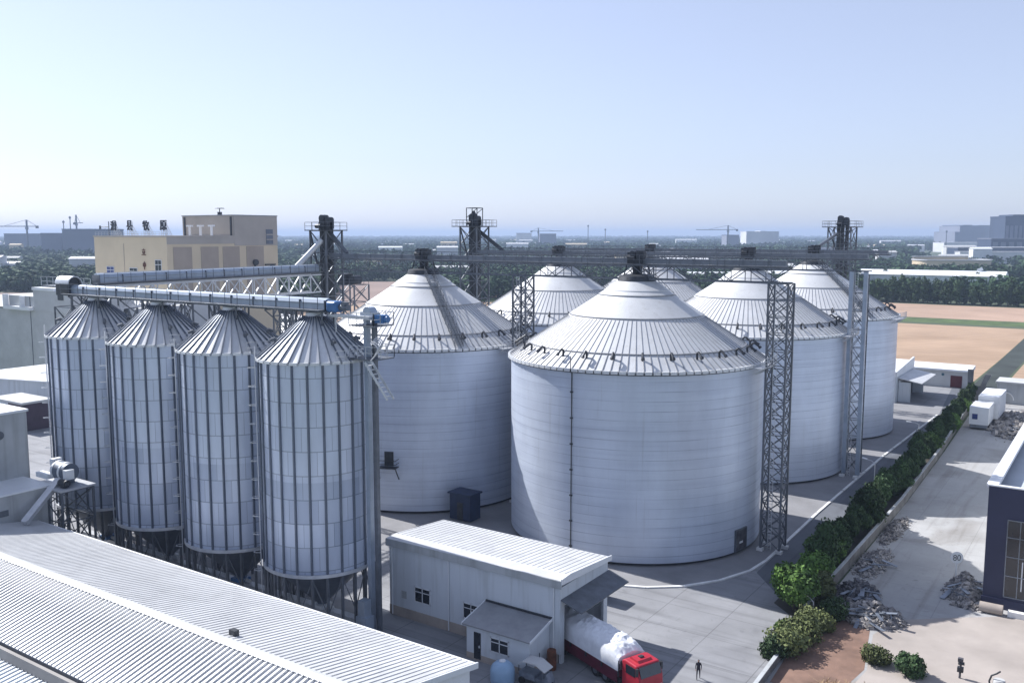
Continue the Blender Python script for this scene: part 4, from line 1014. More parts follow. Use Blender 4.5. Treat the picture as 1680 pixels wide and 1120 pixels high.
def mesh_quads(name, V, m, k=4):
    n = len(V)//k; me = bpy.data.meshes.new(name); me.vertices.add(len(V)); me.vertices.foreach_set('co', V.astype(np.float32).ravel())
    me.loops.add(len(V)); me.loops.foreach_set('vertex_index', np.arange(len(V), dtype=np.int32))
    me.polygons.add(n); me.polygons.foreach_set('loop_start', np.arange(0,len(V),k, dtype=np.int32)); me.polygons.foreach_set('loop_total', np.full(n,k,dtype=np.int32))
    me.materials.append(m); me.update(calc_edges=True); me.validate(); return me
def make_tree(seed, h, rw, n, size, leafm, base=.25, nl=9, name='tree', shrub=False):
    rng = np.random.default_rng(seed); rnd = random.Random(seed)
    t = thing(name, 'x', 'tree' if not shrub else 'shrub', (0,0,0))
    lobes = []
    for i in range(nl):
        f = (i+.5)/nl; z = h*(base+.08 + (1-base-.16)*f); prof = math.sin(math.pi*min(1,(f*.86+.14)))**.7
        a = rnd.uniform(0,6.28); rr = rw*prof*rnd.uniform(.25,.6); q = rw*prof*rnd.uniform(.42,.68)
        lobes.append((math.cos(a)*rr, math.sin(a)*rr, z, q, q, q*rnd.uniform(.7,1.1)))
    lobes.append((0,0,h*(base+(1-base)*.5),rw*.62,rw*.62,h*(1-base)*.44))
    me = mesh_quads('crown', leaf_cloud(rng, n, lobes, size), leafm)
    o = bpy.data.objects.new('crown', me); COL.objects.link(o); o.parent = t
    tk = MB(); tk.tube((0,0,0),(0,0,h*.5),max(.06,h*.018),8,h*.011); tk.tube((0,0,h*.5),(.05,0,h*.88),h*.011,6,.02)
    for l in lobes[:-1]: tk.tube((0,0,max(h*base*.8,l[2]-h*.2)),(l[0],l[1],l[2]),h*.007,5,.015)
    build('trunk', tk, M['bark'], t)
    index(t); return t
# hedge trees in the verge between road and wall
hp = [make_tree(11+i, h, rw, 5200, .17, m_, b_, 10) for i, (h,rw,m_,b_) in enumerate([(5.6,2.4,M['leaf'],.10),(5.2,1.8,M['leaf'],.12),(4.6,2.6,M['leaf_b'],.16),(3.4,1.9,M['leaf_o'],.08),(6.2,1.7,M['leaf'],.14),(4.0,2.3,M['leaf_b'],.08)])]
used = set()
def place(protos, i, loc, rot, label, group, scale=1.0):
    p = protos[i]
    if i not in used or p is None: pass
    key = (id(protos), i)
    if key not in used:
        used.add(key); o = p; o.location = loc; o.rotation_euler = (0,0,rot); o['label'] = label
        if group: o['group'] = group
        o.scale = (scale,)*3; return o
    return dup(p, loc, rot, label, group, scale)
rr = random.Random(5)
HEDGE_G = 'dark hedge trees between the site road and the wall'
place(hp, 2, (-25.3,85.4,0), .4, 'bright green bushy tree at the near end of the hedge, touching the kerb corner', None, 1.05)
place(hp, 3, (-23.3,88.0,0), 2., 'olive bush against the wall, right of the bright green tree', None, 1.0)
place(hp, 2, (-25.0,90.2,0), 2.4, 'second bright green tree, just behind the first', None, .95)
yy = 95.0; k = 0
while yy < 212:
    i = rr.choice([0,1,0,1,4,4,1,3,5]); x = -25.15 - (yy-95)*.019 + rr.uniform(-.6,.5)
    if yy > 150: x -= .2
    place(hp, i, (x,yy,0), rr.uniform(0,6.28), 'dark green hedge tree in the unbroken row along the road wall', HEDGE_G, rr.uniform(.74,1.12)*(1 if yy < 150 else .9))
    yy += rr.uniform(2.3,3.7); k += 1
# shrubs around the soil patch
sp_ = [make_tree(31+i, h, rw, n_, .12, m_, .05, 8, 'shrub', True) for i, (h,rw,n_,m_) in enumerate([(1.4,1.3,2400,M['leaf_b']),(1.9,1.9,3200,M['leaf_o']),(1.8,1.6,3000,M['leaf'])])]
SG = 'shrubs growing round the brown soil patch'
for (i,x,y,s_,lb) in ((0,-24.6,79.6,.8,'small bright shrub by the pale kerb at the yard edge'),(1,-23.0,79.2,1.1,'olive shrub left of the bare brown soil patch, upper one'),(1,-22.8,76.4,1.15,'olive shrub left of the bare brown soil patch, lower one'),
    (1,-22.0,82.2,1.0,'olive shrub spreading above the bare brown soil patch'),(2,-21.6,85.0,1.1,'dark shrub at the foot of the rubble heap'),(2,-13.6,77.8,.95,'dark green shrub alone on the pale ground at the bottom'),
    (1,-15.9,78.4,.75,'low straggly shrub between the soil patch and the lone green shrub'),(2,-23.4,74.0,1.0,'dark shrub at the bottom edge beside the low wall')):
    place(sp_, i, (x,y,0), rr.uniform(0,6), lb, SG, s_)
# dry weeds along the bottom edge
# scrap, rubble
def rubble_pile(name, label, cx, cy, rx, ry, h, n, seed, m1='rubble', smin=.15, smax=.6, slabs=0, cat='rubble heap'):
    rnd = random.Random(seed); t = thing(name, label, cat, (cx,cy,0))
    a = MB(); b = MB()
    base = MB(); rings = []
    nseg = 22
    for k, f in enumerate((1.0,.8,.55,.3,.08)):
        for i in range(nseg):
            an_ = 2*math.pi*i/nseg; j = rnd.uniform(.8,1.15)
            rings.append((cx+math.cos(an_)*rx*f*j, cy+math.sin(an_)*ry*f*j, 0 if k == 0 else h*.62*(1-f)*rnd.uniform(.7,1.2)))
    base.add(rings, [(k*nseg+i, k*nseg+(i+1)%nseg, (k+1)*nseg+(i+1)%nseg, (k+1)*nseg+i) for k in range(4) for i in range(nseg)]+[tuple(4*nseg+i for i in range(nseg))])
    build('heap', base, M['rubble_d' if m1 != 'soil' else 'soil'], t)
    for k in range(n):
        f = rnd.random()**.6; an_ = rnd.uniform(0,6.28); x = cx+math.cos(an_)*rx*f; y = cy+math.sin(an_)*ry*f; z = h*.65*(1-f)*rnd.uniform(.6,1.25)+.05
        s_ = rnd.uniform(smin,smax); M_ = Matrix.Rotation(rnd.uniform(0,6.28),3,'Z') @ Matrix.Rotation(rnd.uniform(-.9,.9),3,'X') @ Matrix.Rotation(rnd.uniform(-.9,.9),3,'Y')
        dx, dy, dz = s_*rnd.uniform(.5,1.6), s_*rnd.uniform(.4,1), s_*rnd.uniform(.12,.6)
        q = [M_ @ Vector((sx*dx*rnd.uniform(.7,1),sy*dy*rnd.uniform(.7,1),sz*dz*rnd.uniform(.7,1))) + Vector((x,y,z)) for sx,sy,sz in ((-1,-1,-1),(1,-1,-1),(1,1,-1),(-1,1,-1),(-1,-1,1),(1,-1,1),(1,1,1),(-1,1,1))]
        (a if rnd.random() < .6 else b).add(q, [(0,3,2,1),(4,5,6,7),(0,1,5,4),(1,2,6,5),(2,3,7,6),(3,0,4,7)])
    fr = MB()
    for k in range(n//5):
        f = rnd.uniform(.8,1.22); an_ = rnd.uniform(0,6.28); x = cx+math.cos(an_)*rx*f; y = cy+math.sin(an_)*ry*f; s_ = rnd.uniform(.03,.12)
        q = [Vector((sx*s_*rnd.uniform(.5,1.3),sy*s_*rnd.uniform(.5,1.3),(sz+1)*s_*.5)) + Vector((x,y,0)) for sx,sy,sz in ((-1,-1,-1),(1,-1,-1),(1,1,-1),(-1,1,-1),(-1,-1,1),(1,-1,1),(1,1,1),(-1,1,1))]
        fr.add(q, [(0,3,2,1),(4,5,6,7),(0,1,5,4),(1,2,6,5),(2,3,7,6),(3,0,4,7)])
    tag(build('loose_stones', fr, M['rubble'], t), kind='stuff')
    tag(build('rubble', a, M[m1], t), kind='stuff'); tag(build('scrap', b, M['scrapm'], t), kind='stuff')
    if slabs:
        sl = MB()
        for k in range(slabs):
            an_ = rnd.uniform(-2.6,.4); f = rnd.uniform(.3,.9); p = Vector((cx+math.cos(an_)*rx*f, cy+math.sin(an_)*ry*f, h*.55*(1-f)+.35))
            d = Vector((rnd.uniform(-1,1),rnd.uniform(-1,.2),rnd.uniform(-.35,.1))).normalized(); sl.bar(p, p+d*rnd.uniform(.8,2.2), rnd.uniform(.08,.5), .06)
        tag(build('sheet', sl, M['sheetm'], t), kind='stuff')
    return t
rubble_pile('rubble_heap', 'large heap of broken concrete and sheet metal at the near end of the wall', -18.6,87.6,2.8,2.6,2.3,900,1, smin=.07, smax=.42, slabs=20)
rubble_pile('scrap_heap', 'dark scrap pile with blue-grey sheets against the wall, just beyond the large rubble heap', -21.2,93.0,2.0,2.6,1.8,500,2,'rubble_d', smin=.07, smax=.4, slabs=16, cat='scrap heap')
rubble_pile('debris_heap', 'heap of dead branches and stones along the wall in the shade', -21.9,103.0,1.5,5.0,1.2,700,3, smin=.05, smax=.26, slabs=6, cat='debris heap')
rubble_pile('debris_heap', 'low line of stones beside the wall, farther along the road', -22.4,116.0,1.1,6.0,.8,500,4, smin=.05, smax=.22, cat='debris heap')
rubble_pile('scrap_heap', 'tall tangled scrap heap leaning on the navy building', -12.3,99.8,1.7,3.2,2.4,900,5, smin=.07, smax=.38, slabs=16, cat='scrap heap')
rubble_pile('debris_heap', 'small stones and a roller at the foot of the navy building front', -11.0,95.6,1.9,.7,.6,70,6, smin=.1, smax=.3, cat='debris heap')
rubble_pile('scrap_heap', 'mixed junk spread behind the white box truck', -16.0,196,5.5,16,1.3,520,8, smin=.2, smax=.9, slabs=24, cat='scrap heap')
solid('roller', MB().tube((-10.4,95.3,.5),(-8.4,95.3,.5),.5,18), M['brick'], 'brown-grey cylinder lying on the ground before the navy building', 'roller', smooth=True)
solid('concrete_beam', MB().box(-8.0,95.2,0,-5.6,95.8,.55), M['kerb'], 'pale concrete beam lying before the navy building', 'beam')
# weeds and small leftovers in the bottom right
t = thing('standpipe', 'dark upright standpipe with rags near the bottom right corner', 'pipe', (-9.8,79.4,0))
build('pipe', MB().tube((-9.8,79.4,0),(-9.75,79.4,1.6),.09,10), M['rubble_d'], t, True)
build('valve', MB().tube((-9.95,79.4,1.25),(-9.5,79.4,1.3),.13,10).box(-10.0,79.25,.55,-9.55,79.6,.95), M['dark'], t)
build('rag', MB().box(-9.98,79.22,1.45,-9.6,79.55,1.72), M['rubble_d'], t)
t = thing('drum_stand', 'white drum with a bent dark handle near the bottom right corner', 'drum', (-7.0,79.0,0))
build('drum', MB().lathe([(.42,0),(.45,.1),(.45,.75),(.40,.85)], 20, -6.9, 79.0, cap1=True), M['wallg'], t, True)
build('handle', MB().path([(-7.5,78.9,0),(-7.6,78.9,.6),(-7.45,78.9,1.1),(-7.1,78.9,1.35),(-6.85,78.9,1.6)], .07, 8), M['dark'], t)
wv = []; rng = np.random.default_rng(9)
n = 3600; c = np.stack([rng.uniform(-19,0,n), rng.uniform(70.5,75.4,n) , np.zeros(n)],1); c[:,1] = 70.0 + (c[:,1]-70.5)*(.45+(c[:,0]+19)*.05)
d = rng.normal(size=(n,3))*.35; d[:,2] = rng.uniform(.25,.7,n); sdx = np.stack([rng.normal(size=n), rng.normal(size=n), np.zeros(n)],1)*.025
V = np.zeros((n*4,3)); V[0::4] = c-sdx; V[1::4] = c+sdx; V[2::4] = c+d+sdx*.3; V[3::4] = c+d-sdx*.3
M['straw'] = mat('dry_straw', (.42,.30,.18), .9, 0, .3, 3)
o = bpy.data.objects.new('dry_grass', mesh_quads('dry_grass', V, M['straw'])); COL.objects.link(o); tag(o, 'dry straw coloured grass along the bottom right edge', 'grass', kind='stuff')
struct('sand_strip', MB().sheet([(-22.9,68),(30,68),(30,95.5),(-8,95.3),(-13,91.5),(-16.5,88.5),(-17.6,84),(-16.4,76.5),(-17,70),(-22.9,69.9)], .011), M['sand'])

# ------------------------------------------------------------------ navy building
t = thing('navy_building', 'dark navy clad building with tall glazed slot at the right edge', 'building', (0,120,0))
nx0, ny0, nz = -10.4, 97.0, 12.0
build('wall', MB().box(nx0,ny0,0,30,ny0+.4,nz).box(nx0,ny0+.4,0,nx0+.4,190,nz-.3), M['navy'], t)
build('plinth', MB().box(nx0-.12,ny0-.12,0,30,ny0-.005,1.0), M['navy'], t)
build('roof', MB().box(nx0+.4,ny0+.4,10.6,30,190,10.8), M['navyr'], t)
build('parapet', MB().box(nx0-.25,ny0+.45,11.7,nx0+.75,190.2,12.08).box(nx0-.1,ny0-.1,12.0,30,ny0+.44,12.12), M['white'], t)
build('side_cladding', MB().box(nx0-.06,ny0+.5,0,nx0-.004,190,11.7), M['wallb'], t)
gz = build('glazing', MB().box(-8.6,ny0-.05,1.3,-5.4,ny0-.004,8.9), M['glass'], t)
fm = MB()
for x in (-8.6,-7.5,-6.5,-5.4): fm.box(x-.04,ny0-.10,1.3,x+.04,ny0-.05,8.9)
for z in (1.3,3.4,5.3,7.2,8.9): fm.box(-8.6,ny0-.11,z-.04,-5.4,ny0-.05,z+.04)
build('mullion', fm, M['sheetm'], gz)
build('pale_strip', MB().box(-7.0,ny0-.09,5.6,-6.8,ny0-.06,8.2).box(-7.2,ny0-.09,2.1,-7.1,ny0-.06,5.0), M['frame'], gz)  # narrow white strips in front of the glazing
build('canopy', MB().box(nx0-1.3,112,7.0,nx0-.02,118,7.25), M['white'], t)
# ------------------------------------------------------------------ buildings by the road's end
t = thing('gatehouse', 'white shed with sloping canopy over a dark doorway, beside the farthest silo', 'shed', (-42,216,0))
build('wall', MB().box(-56,207,0,-41.2,226,5.6), M['wallb'], t)
build('parapet', MB().extr([(207,5.6),(207,6.7),(226,8.0),(226,5.6)], 'x', -41.5,-41.15), M['white'], t, fix=True)
build('roof', MB().extr([(207,5.7),(207,5.9),(226,7.2),(226,5.7)], 'x', -56.2,-41.52), M['white'], t, fix=True)
build('side_room', MB().box(-41.1,209.3,0,-40.9,224,4.7).box(-40.9,209.3,0,-38.6,209.5,4.3).box(-40.9,223.8,0,-38.6,224,4.3), M['wallb'], t)
build('doorway', MB().box(-40.88,209.8,.05,-40.82,223.5,4.2), M['dark'], t)
cp_ = MB().add([(-41.1,208.6,5.3),(-41.1,225,5.3),(-36.3,225,4.4),(-36.3,208.6,4.4),(-41.1,208.6,5.15),(-41.1,225,5.15),(-36.3,225,4.25),(-36.3,208.6,4.25)],[(0,3,2,1),(4,5,6,7),(0,1,5,4),(1,2,6,5),(2,3,7,6),(3,0,4,7)])
build('canopy', cp_, M['wh_roof'], t, fix=True)
t = thing('long_shed', 'long low grey shed with white roof and dark red door, before tan field', 'shed', (-43,238,0))
build('wall', MB().box(-62,235.8,0,-31.0,241.5,4.0), M['wallg'], t)
build('roof', MB().extr([(235.2,3.95),(235.2,4.35),(242,4.9),(242,4.0)], 'x', -62.4,-30.4), M['white'], t, fix=True)
build('door', MB().box(-34.8,235.72,.1,-32.3,235.81,2.9), M['darkred'], t)
build('clock', MB().tube((-36.5,235.8,3.0),(-36.5,235.7,3.0),.32,16), M['teal'], t)
t = thing('box_truck', 'white box truck parked on the neighbouring yard at the end of the hedge', 'truck', (-22,194,0))
build('box', MB().box(-24.0,186.5,1.0,-20.8,193.8,4.3), M['white'], t)
build('roof_box', MB().box(-23.6,194.2,1.0,-20.0,205.5,5.2), M['white'], t)
build('underside', MB().box(-23.8,186.8,.35,-21.0,205,1.0), M['sheetm'], t)
build('rear_window', MB().box(-23.5,186.42,2.0,-22.6,186.5,3.0), M['bluegl'], t)
for y in (188.5,197,203):
    for x in (-24.05,-21.1): build('wheel', MB().tube((x,y,.45),(x+.3,y,.45),.45,14), M['tyre'], t)
t = thing('grey_cabin', 'grey flat-roofed cabin among the junk right of the white box truck', 'cabin', (-19,222,0))
build('wall', MB().box(-23.2,219.5,0,-16.6,226,4.4), M['wallf'], t)
build('roof', MB().box(-23.5,219.2,4.4,-16.3,226.3,4.75), M['wallg'], t)
build('arch', MB().path([(-21.5+1.6*math.cos(math.pi*k/8),219.3,.9+1.6*math.sin(math.pi*k/8)) for k in range(9)], .12), M['kerb'], t)
t = thing('dark_container', 'dark open container next to the grey cabin at the right edge', 'container', (-13,224,0))
build('body', MB().box(-15.9,220,0,-6,226,4.0), M['wallg'], t)
build('opening', MB().box(-15.0,219.9,.8,-12.8,219.99,3.5), M['dark'], t)
for (a,b,w_,lb) in (((-27.6,213.5,0),(-27.7,213.6,7.6),1.15,'tall upright grey slab standing at the end of the hedge'),((-26.4,212.5,1.0),(-24.3,213.5,6.8),1.15,'grey slab leaning to the right at the end of the hedge')):
    q = MB(); a = Vector(a); b = Vector(b); dx = Vector((.57,.02,0))
    q.add([a-dx*.7,a+dx*.7,a+dx*.7+Vector((0,.4,0)),a-dx*.7+Vector((0,.4,0)),b-dx,b+dx,b+dx+Vector((0,.4,0)),b-dx+Vector((0,.4,0))],[(0,3,2,1),(4,5,6,7),(0,1,5,4),(1,2,6,5),(2,3,7,6),(3,0,4,7)])
    solid('concrete_slab', q, M['slab'], lb, 'slab')
t = thing('dark_fence', 'dark low fence with white bundles between the long shed and the field', 'fence', (-26,232,0))
build('panel', MB().box(-30.2,228.0,0,-24,228.2,1.6), M['rubble_d'], t)
for k in range(3): build('bundle', MB().box(-29.6+k*2,227.2,.3,-28.5+k*2,227.9,.9), M['white'], t)
# a few white roofs and parked trailers behind the narrow silos
WR = [(-262,236,26,7,5,'long white roofed shed behind the lattice truss, nearest of three'),(-232,212,16,4,3.4,'white roofed shed in the yard behind the first narrow silo, low and narrow'),(-250,222,20,4,3.8,'white roofed shed between the two other sheds behind the truss')]
for (x,y,l,w_,h_,lb) in WR:
    t = thing('white_shed', lb, 'shed', (x,y,0), 'white sheds behind the lattice truss')
    build('wall', MB().box(x-l/2,y-w_/2,0,x+l/2,y+w_/2,h_), M['wallg'], t)
    build('roof', MB().extr([(y-w_/2-.4,h_),(y,h_+1.2),(y+w_/2+.4,h_),(y+w_/2+.4,h_-.12),(y-w_/2-.4,h_-.12)], 'x', x-l/2-.4, x+l/2+.4), M['white'], t, fix=True)
t = thing('rooftop_plant', 'dark machinery frame on the grey field edge behind the second silo', 'machine', (-128,128,0))
build('frame', lattice(MB(), -127,126,-122,130,0,26.5,3.2,.22,.12), M['steel'], t)
build('unit', MB().box(-126.6,126.4,26.5,-124.8,128.6,28.6).tube((-123.6,127,27.4),(-123.6,129,27.4),.9,14), M['dark'], t)
build('railing', rail(MB(), [(-127,126),(-122,126),(-122,130)], 26.5, 1.2, .06, 1.2), M['steel'], t)

# ------------------------------------------------------------------ beige building with rooftop characters
bx1, by0, by1, bx0 = -218.3, 153.6, 192.5, -252.8
t = thing('beige_mill', 'beige block-like mill building with rooftop characters, behind the conveyor at the left', 'building', (-235,173,0))
build('wall', MB().box(bx0,by0,0,bx1,by1,35.3), M['beige'], t)
build('parapet', MB().box(bx0-.2,by0-.2,35.3,bx1+.2,by1+.2,35.75), M['greypl'], t)
pb = MB()
for (a,b) in ((155.5,161.5),(164.5,170.5),(172,178),(180.5,187)): pb.box(bx1,a,18,bx1+.12,b,32.6)
build('facade_panel', pb, M['beige2'], t)
build('dark_fascia', MB().box(bx1+.0,by0,33.4,bx1+.1,by1-.02,35.28), M['greypl'], t)
build('penthouse', MB().box(-241.8,176,35.75,bx1-.02,by1-.02,41.5), M['greypl'], t)
build('penthouse_cap', MB().box(-242,175.8,41.5,bx1+.18,by1+.18,41.8), M['rib'], t)
build('upper_wall', MB().box(bx1+.0,176.3,32.8,bx1+.14,by1-.05,41.45), M['greypl'], t)
for a_ in (-240.9,-219.4): build('corner_pilaster', MB().box(a_,175.7,35.76,a_+.6,176,41.2), M['dark'], t)
build('roof_fan', MB().lathe([(.7,41.8),(.7,42.9)], 14, -233,183, cap1=True).lathe([(1.6,43.9),(1.2,44.1)], 16, -233,183, cap0=True, cap1=True).bar((-233,183,42.8),(-233,183,44),.2), M['dark'], t)
def tvent(x, y): return MB().box(x-.25,y-.25,35.7,x+.25,y+.25,38.3).box(x-1.1,y-.4,38.3,x+1.1,y+.4,38.8)
for x in (-231,-226,-221): build('roof_vent', tvent(x,170.5), M['white'], t)
lv = build('louvre', MB().box(bx1+.14,188.0,33.2,bx1+.28,190.6,37.6), M['stiff'], t)
build('slat', MB().box(bx1+.28,188.0,35.9,bx1+.33,190.6,36.2).box(bx1+.28,188.0,34.4,bx1+.33,190.6,34.7), M['greypl'], lv)
def wallwin(x0,x1,z0,z1,g): 
    w = build('window', MB().box(x0-.15,by0-.14,z0-.15,x1+.15,by0-.02,z1+.15), M['frame'], t)
    p = MB(); xm = (x0+x1)/2; zm = z0+(z1-z0)*.6
    for a,b in ((x0,xm-.08),(xm+.08,x1)):
        for c_,d_ in ((z0,zm-.08),(zm+.08,z1)): p.box(a,by0-.17,c_,b,by0-.13,d_)
    build('pane', p, M[g], w)
wallwin(-246.8,-243.4,24.6,26.8,'bluegl'); wallwin(-235.6,-232.2,24.4,26.6,'glass'); wallwin(-223.6,-221.0,26.0,29.0,'glass')
build('wall_joint', MB().box(-238.3,by0-.06,16,-238.1,by0-.01,33.5), M['beige2'], t)
build('side_door', MB().box(bx1+.15,189.3,23.5,bx1+.25,191,27.0).box(bx1+.15,187.2,26.8,bx1+.6,191.2,27.2), M['dark'], t)
build('wall_fan', MB().tube((bx1+.1,183.5,27.8),(bx1+.9,183.5,27.8),.9,12).box(bx1+.12,183.3,23.4,bx1+.4,183.7,27.2), M['dark'], t)
# strokes on a 0..1 square; each character is a polyline set
CH = {'hua': [[(.05,.92),(.18,.82)],[(.0,.66),(.14,.57)],[(.02,.02),(.2,.38)],[(.36,.98),(.36,.62)],[(.36,.98),(.86,.98),(.86,.62)],[(.52,.8),(.86,.8)],[(.52,.8),(.52,.62)],[(.24,.45),(.26,.62),(.98,.62),(.98,.48)],[(.38,.50),(.38,.0)],[(.38,.50),(.84,.50),(.84,.0)],[(.38,.34),(.84,.34)],[(.38,.18),(.84,.18)]],
      'xian': [[(.25,1),(.25,.42)],[(.25,1),(.78,1),(.78,.42)],[(.25,.82),(.78,.82)],[(.25,.63),(.78,.63)],[(.02,.43),(1,.43)],[(.5,.40),(.16,.08),(.84,.12)],[(.72,.3),(.94,.0)]],
      'mu': [[(.12,.9),(.04,.6)],[(.08,.74),(.44,.74)],[(.0,.42),(.46,.5)],[(.26,1),(.26,.0)],[(.62,1),(.5,.62)],[(.56,.78),(1,.78)],[(.9,.76),(.74,.34),(.44,.0)],[(.54,.6),(.72,.3),(1,.0)]],
      'yuan': [[(.1,.96),(1,.96)],[(.1,.96),(.1,.5),(0,.02)],[(.58,.94),(.5,.80)],[(.32,.8),(.86,.8),(.86,.42),(.32,.42),(.32,.8)],[(.32,.61),(.86,.61)],[(.59,.42),(.59,.02),(.48,.06)],[(.38,.3),(.24,.08)],[(.8,.3),(.96,.08)]],
      'li': [[(.5,1),(.5,.84)],[(.1,.8),(.9,.8)],[(.3,.66),(.38,.24)],[(.72,.66),(.6,.24)],[(.02,.12),(.98,.12)],[(.2,.5),(.85,.5)]],
      'zhong': [[(.14,.8),(.86,.8),(.86,.42),(.14,.42),(.14,.8)],[(.5,1),(.5,0)]]}
def glyph(mb, key, x, y, z, s, w, d=.25, hsc=1.0):
    for pl in CH[key]:
        for i in range(len(pl)-1):
            (a,b),(c_,e) = pl[i], pl[i+1]; mb.bar((x+a*s,y,z+b*s*hsc),(x+c_*s,y,z+e*s*hsc), d, w)
    return mb
CHX = [(-245.3,'hua'),(-237.6,'xian'),(-229.9,'mu'),(-221.9,'yuan')]
CL = ['first rooftop character, with the three-drop stroke, on the beige mill','second rooftop character, narrow with ladder strokes, on the beige mill','third rooftop character, open two-part one, on the beige mill','fourth rooftop character, with the overhanging cliff stroke, on the beige mill']
for (x,k_), lb in zip(CHX, CL):
    t2 = thing('rooftop_character', lb, 'sign', (x,by0+.8,35.75), 'rooftop sign characters')
    build('character', glyph(MB(), k_, x, by0+.8, 37.2, 2.7, .30, .3), M['sign'], t2)
    fm = MB()
    for dx in (.1,1.0,1.8,2.6): fm.bar((x+dx,by0+1.0,35.75),(x+dx,by0+1.0,39.6),.1); fm.bar((x+dx,by0+2.6,35.75),(x+dx,by0+1.0,38.6),.1)
    for z in (36.3,37.4,38.6): fm.bar((x,by0+1.0,z),(x+2.7,by0+1.0,z),.08)
    build('stand', fm, M['lsteel'], t2)
wc = MB(); glyph(wc,'li',-229.7,by0-.12,30.2,1.9,.22,.12); glyph(wc,'zhong',-229.4,by0-.12,26.3,1.5,.24,.12,1.5)
build('wall_characters', wc, M['rust'], t)
build('roof_pipe', MB().tube((bx0+6.2,by0+1,35.7),(bx0+6.2,by0+1,39.8),.14,8).tube((bx0+6.2,by0+1,38.2),(bx0+1.6,by0+1,38.2),.12,8).tube((bx0+1.8,by0+1,37.6),(bx0+1.8,by0+1,38.6),.3,8), M['steel'], t)
build('roof_railing', rail(MB(), [(bx0+.3,by0+.3),(bx1-.3,by0+.3)], 35.75, 1.0, .06, 1.6), M['lsteel'], t)

# ------------------------------------------------------------------ background: things seen by direction, each at its own distance
CY, SY = math.cos(R(34.28)), math.sin(R(34.28))
def W(X, Y): return (X*CY - Y*SY, X*SY + Y*CY)          # camera-aligned ground plan -> site grid
def far_box(mb, X0, X1, Y, dpt, z0, z1):
    a = W(X0,Y); b = W(X1,Y); c_ = W(X1,Y+dpt); d_ = W(X0,Y+dpt); return mb.prism([a,b,c_,d_], z0, z1)
def far_building(name, label, X0, X1, Y, dpt, z1, m, roofm=None, tops=(), group=None, cat='building', wins=None):
    c_ = W((X0+X1)/2, Y); t = thing(name, label, cat, (c_[0],c_[1],0), group)
    build('wall', far_box(MB(), X0, X1, Y, dpt, 0, z1), M[m], t)
    build('roof', far_box(MB(), X0-.5, X1+.5, Y-.5, dpt+1, z1, z1+max(.5,z1*.03)), M[roofm or m], t)
    for i, (a,b,z0,zz,mm) in enumerate(tops): build('roof_storey', far_box(MB(), a, b, Y+2, dpt-4, z0, zz), M[mm], t)
    if wins:
        nx_, nz_, mm, zlo, zhi = wins; w = MB()
        for i in range(nx_):
            for j in range(nz_):
                xa = X0+(X1-X0)*(i+.18)/nx_; xb = X0+(X1-X0)*(i+.82)/nx_; za = zlo+(zhi-zlo)*(j+.2)/nz_; zb = zlo+(zhi-zlo)*(j+.8)/nz_
                far_box(w, xa, xb, Y-.25, .25, za, zb)
        build('window_band', w, M[mm], t)
    return t
k15 = lambda x, Y: (x-840)/1500*Y
def zz(y, Y): return 36 - (y-385)/1500*Y
# right: tower, podium, pale halls
far_building('office_tower', 'dark glass office tower at the right edge of the skyline', k15(1643,1400), k15(1730,1400), 1400, 45, zz(357,1400), 'tower', 'tower', ((k15(1656,1400),k15(1700,1400),zz(357,1400),zz(352.5,1400),'tower'),), wins=(12,1,'farblock',8,60))
far_building('podium_block', 'low dark glazed block in front of the office tower', k15(1622,1330), k15(1740,1330), 1330, 40, zz(392,1330), 'tower', 'farblock', wins=(9,2,'farblock',2,zz(394,1330)))
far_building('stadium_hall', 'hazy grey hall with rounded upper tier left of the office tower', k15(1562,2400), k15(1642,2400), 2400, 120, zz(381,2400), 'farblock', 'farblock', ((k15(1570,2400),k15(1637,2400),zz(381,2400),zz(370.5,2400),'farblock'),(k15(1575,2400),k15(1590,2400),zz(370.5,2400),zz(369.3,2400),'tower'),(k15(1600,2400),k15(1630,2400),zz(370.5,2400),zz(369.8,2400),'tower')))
far_building('long_white_hall', 'long white hall low in front of the hazy stadium-like block', k15(1545,1900), k15(1630,1900), 1900, 50, zz(398,1900), 'farwhite', 'farwhite')
far_building('colonnade_building', 'long low building with a line of pale columns at the right edge', k15(1568,1250), k15(1720,1250), 1250, 30, zz(406,1250), 'tower', 'farwhite', wins=(22,1,'farwhite',1,zz(408,1250)))
far_building('white_terminal', 'second long pale roof just below the colonnade building', k15(1572,1150), k15(1720,1150), 1150, 14, zz(413,1150), 'farwhite', 'farwhite')
# oval arena with open roof
t = thing('arena', 'open oval arena with thin white rim among the trees on the right', 'arena', (*W(k15(1577,960), 960), 0))
cxa, cya = W(k15(1577,960), 985); mb1 = MB(); mb2 = MB()
pr = []
for k in range(48):
    a = 2*math.pi*k/48; X = 38*math.copysign(abs(math.cos(a))**.6, math.cos(a)); Y = 24*math.copysign(abs(math.sin(a))**.7, math.sin(a)); pr.append((cxa+X*CY-Y*SY, cya+X*SY+Y*CY))
for k in range(48):
    a = pr[k]; b = pr[(k+1)%48]; hk = 9+ (3 if 6<k<20 else 0); mb1.bar((*a,hk/2),(*b,hk/2),1.0,hk); mb2.bar((*a,hk+.4),(*b,hk+.4),3.0,.9)
build('wall', mb1, M['beige'], t); build('rim', mb2, M['farwhite'], t)
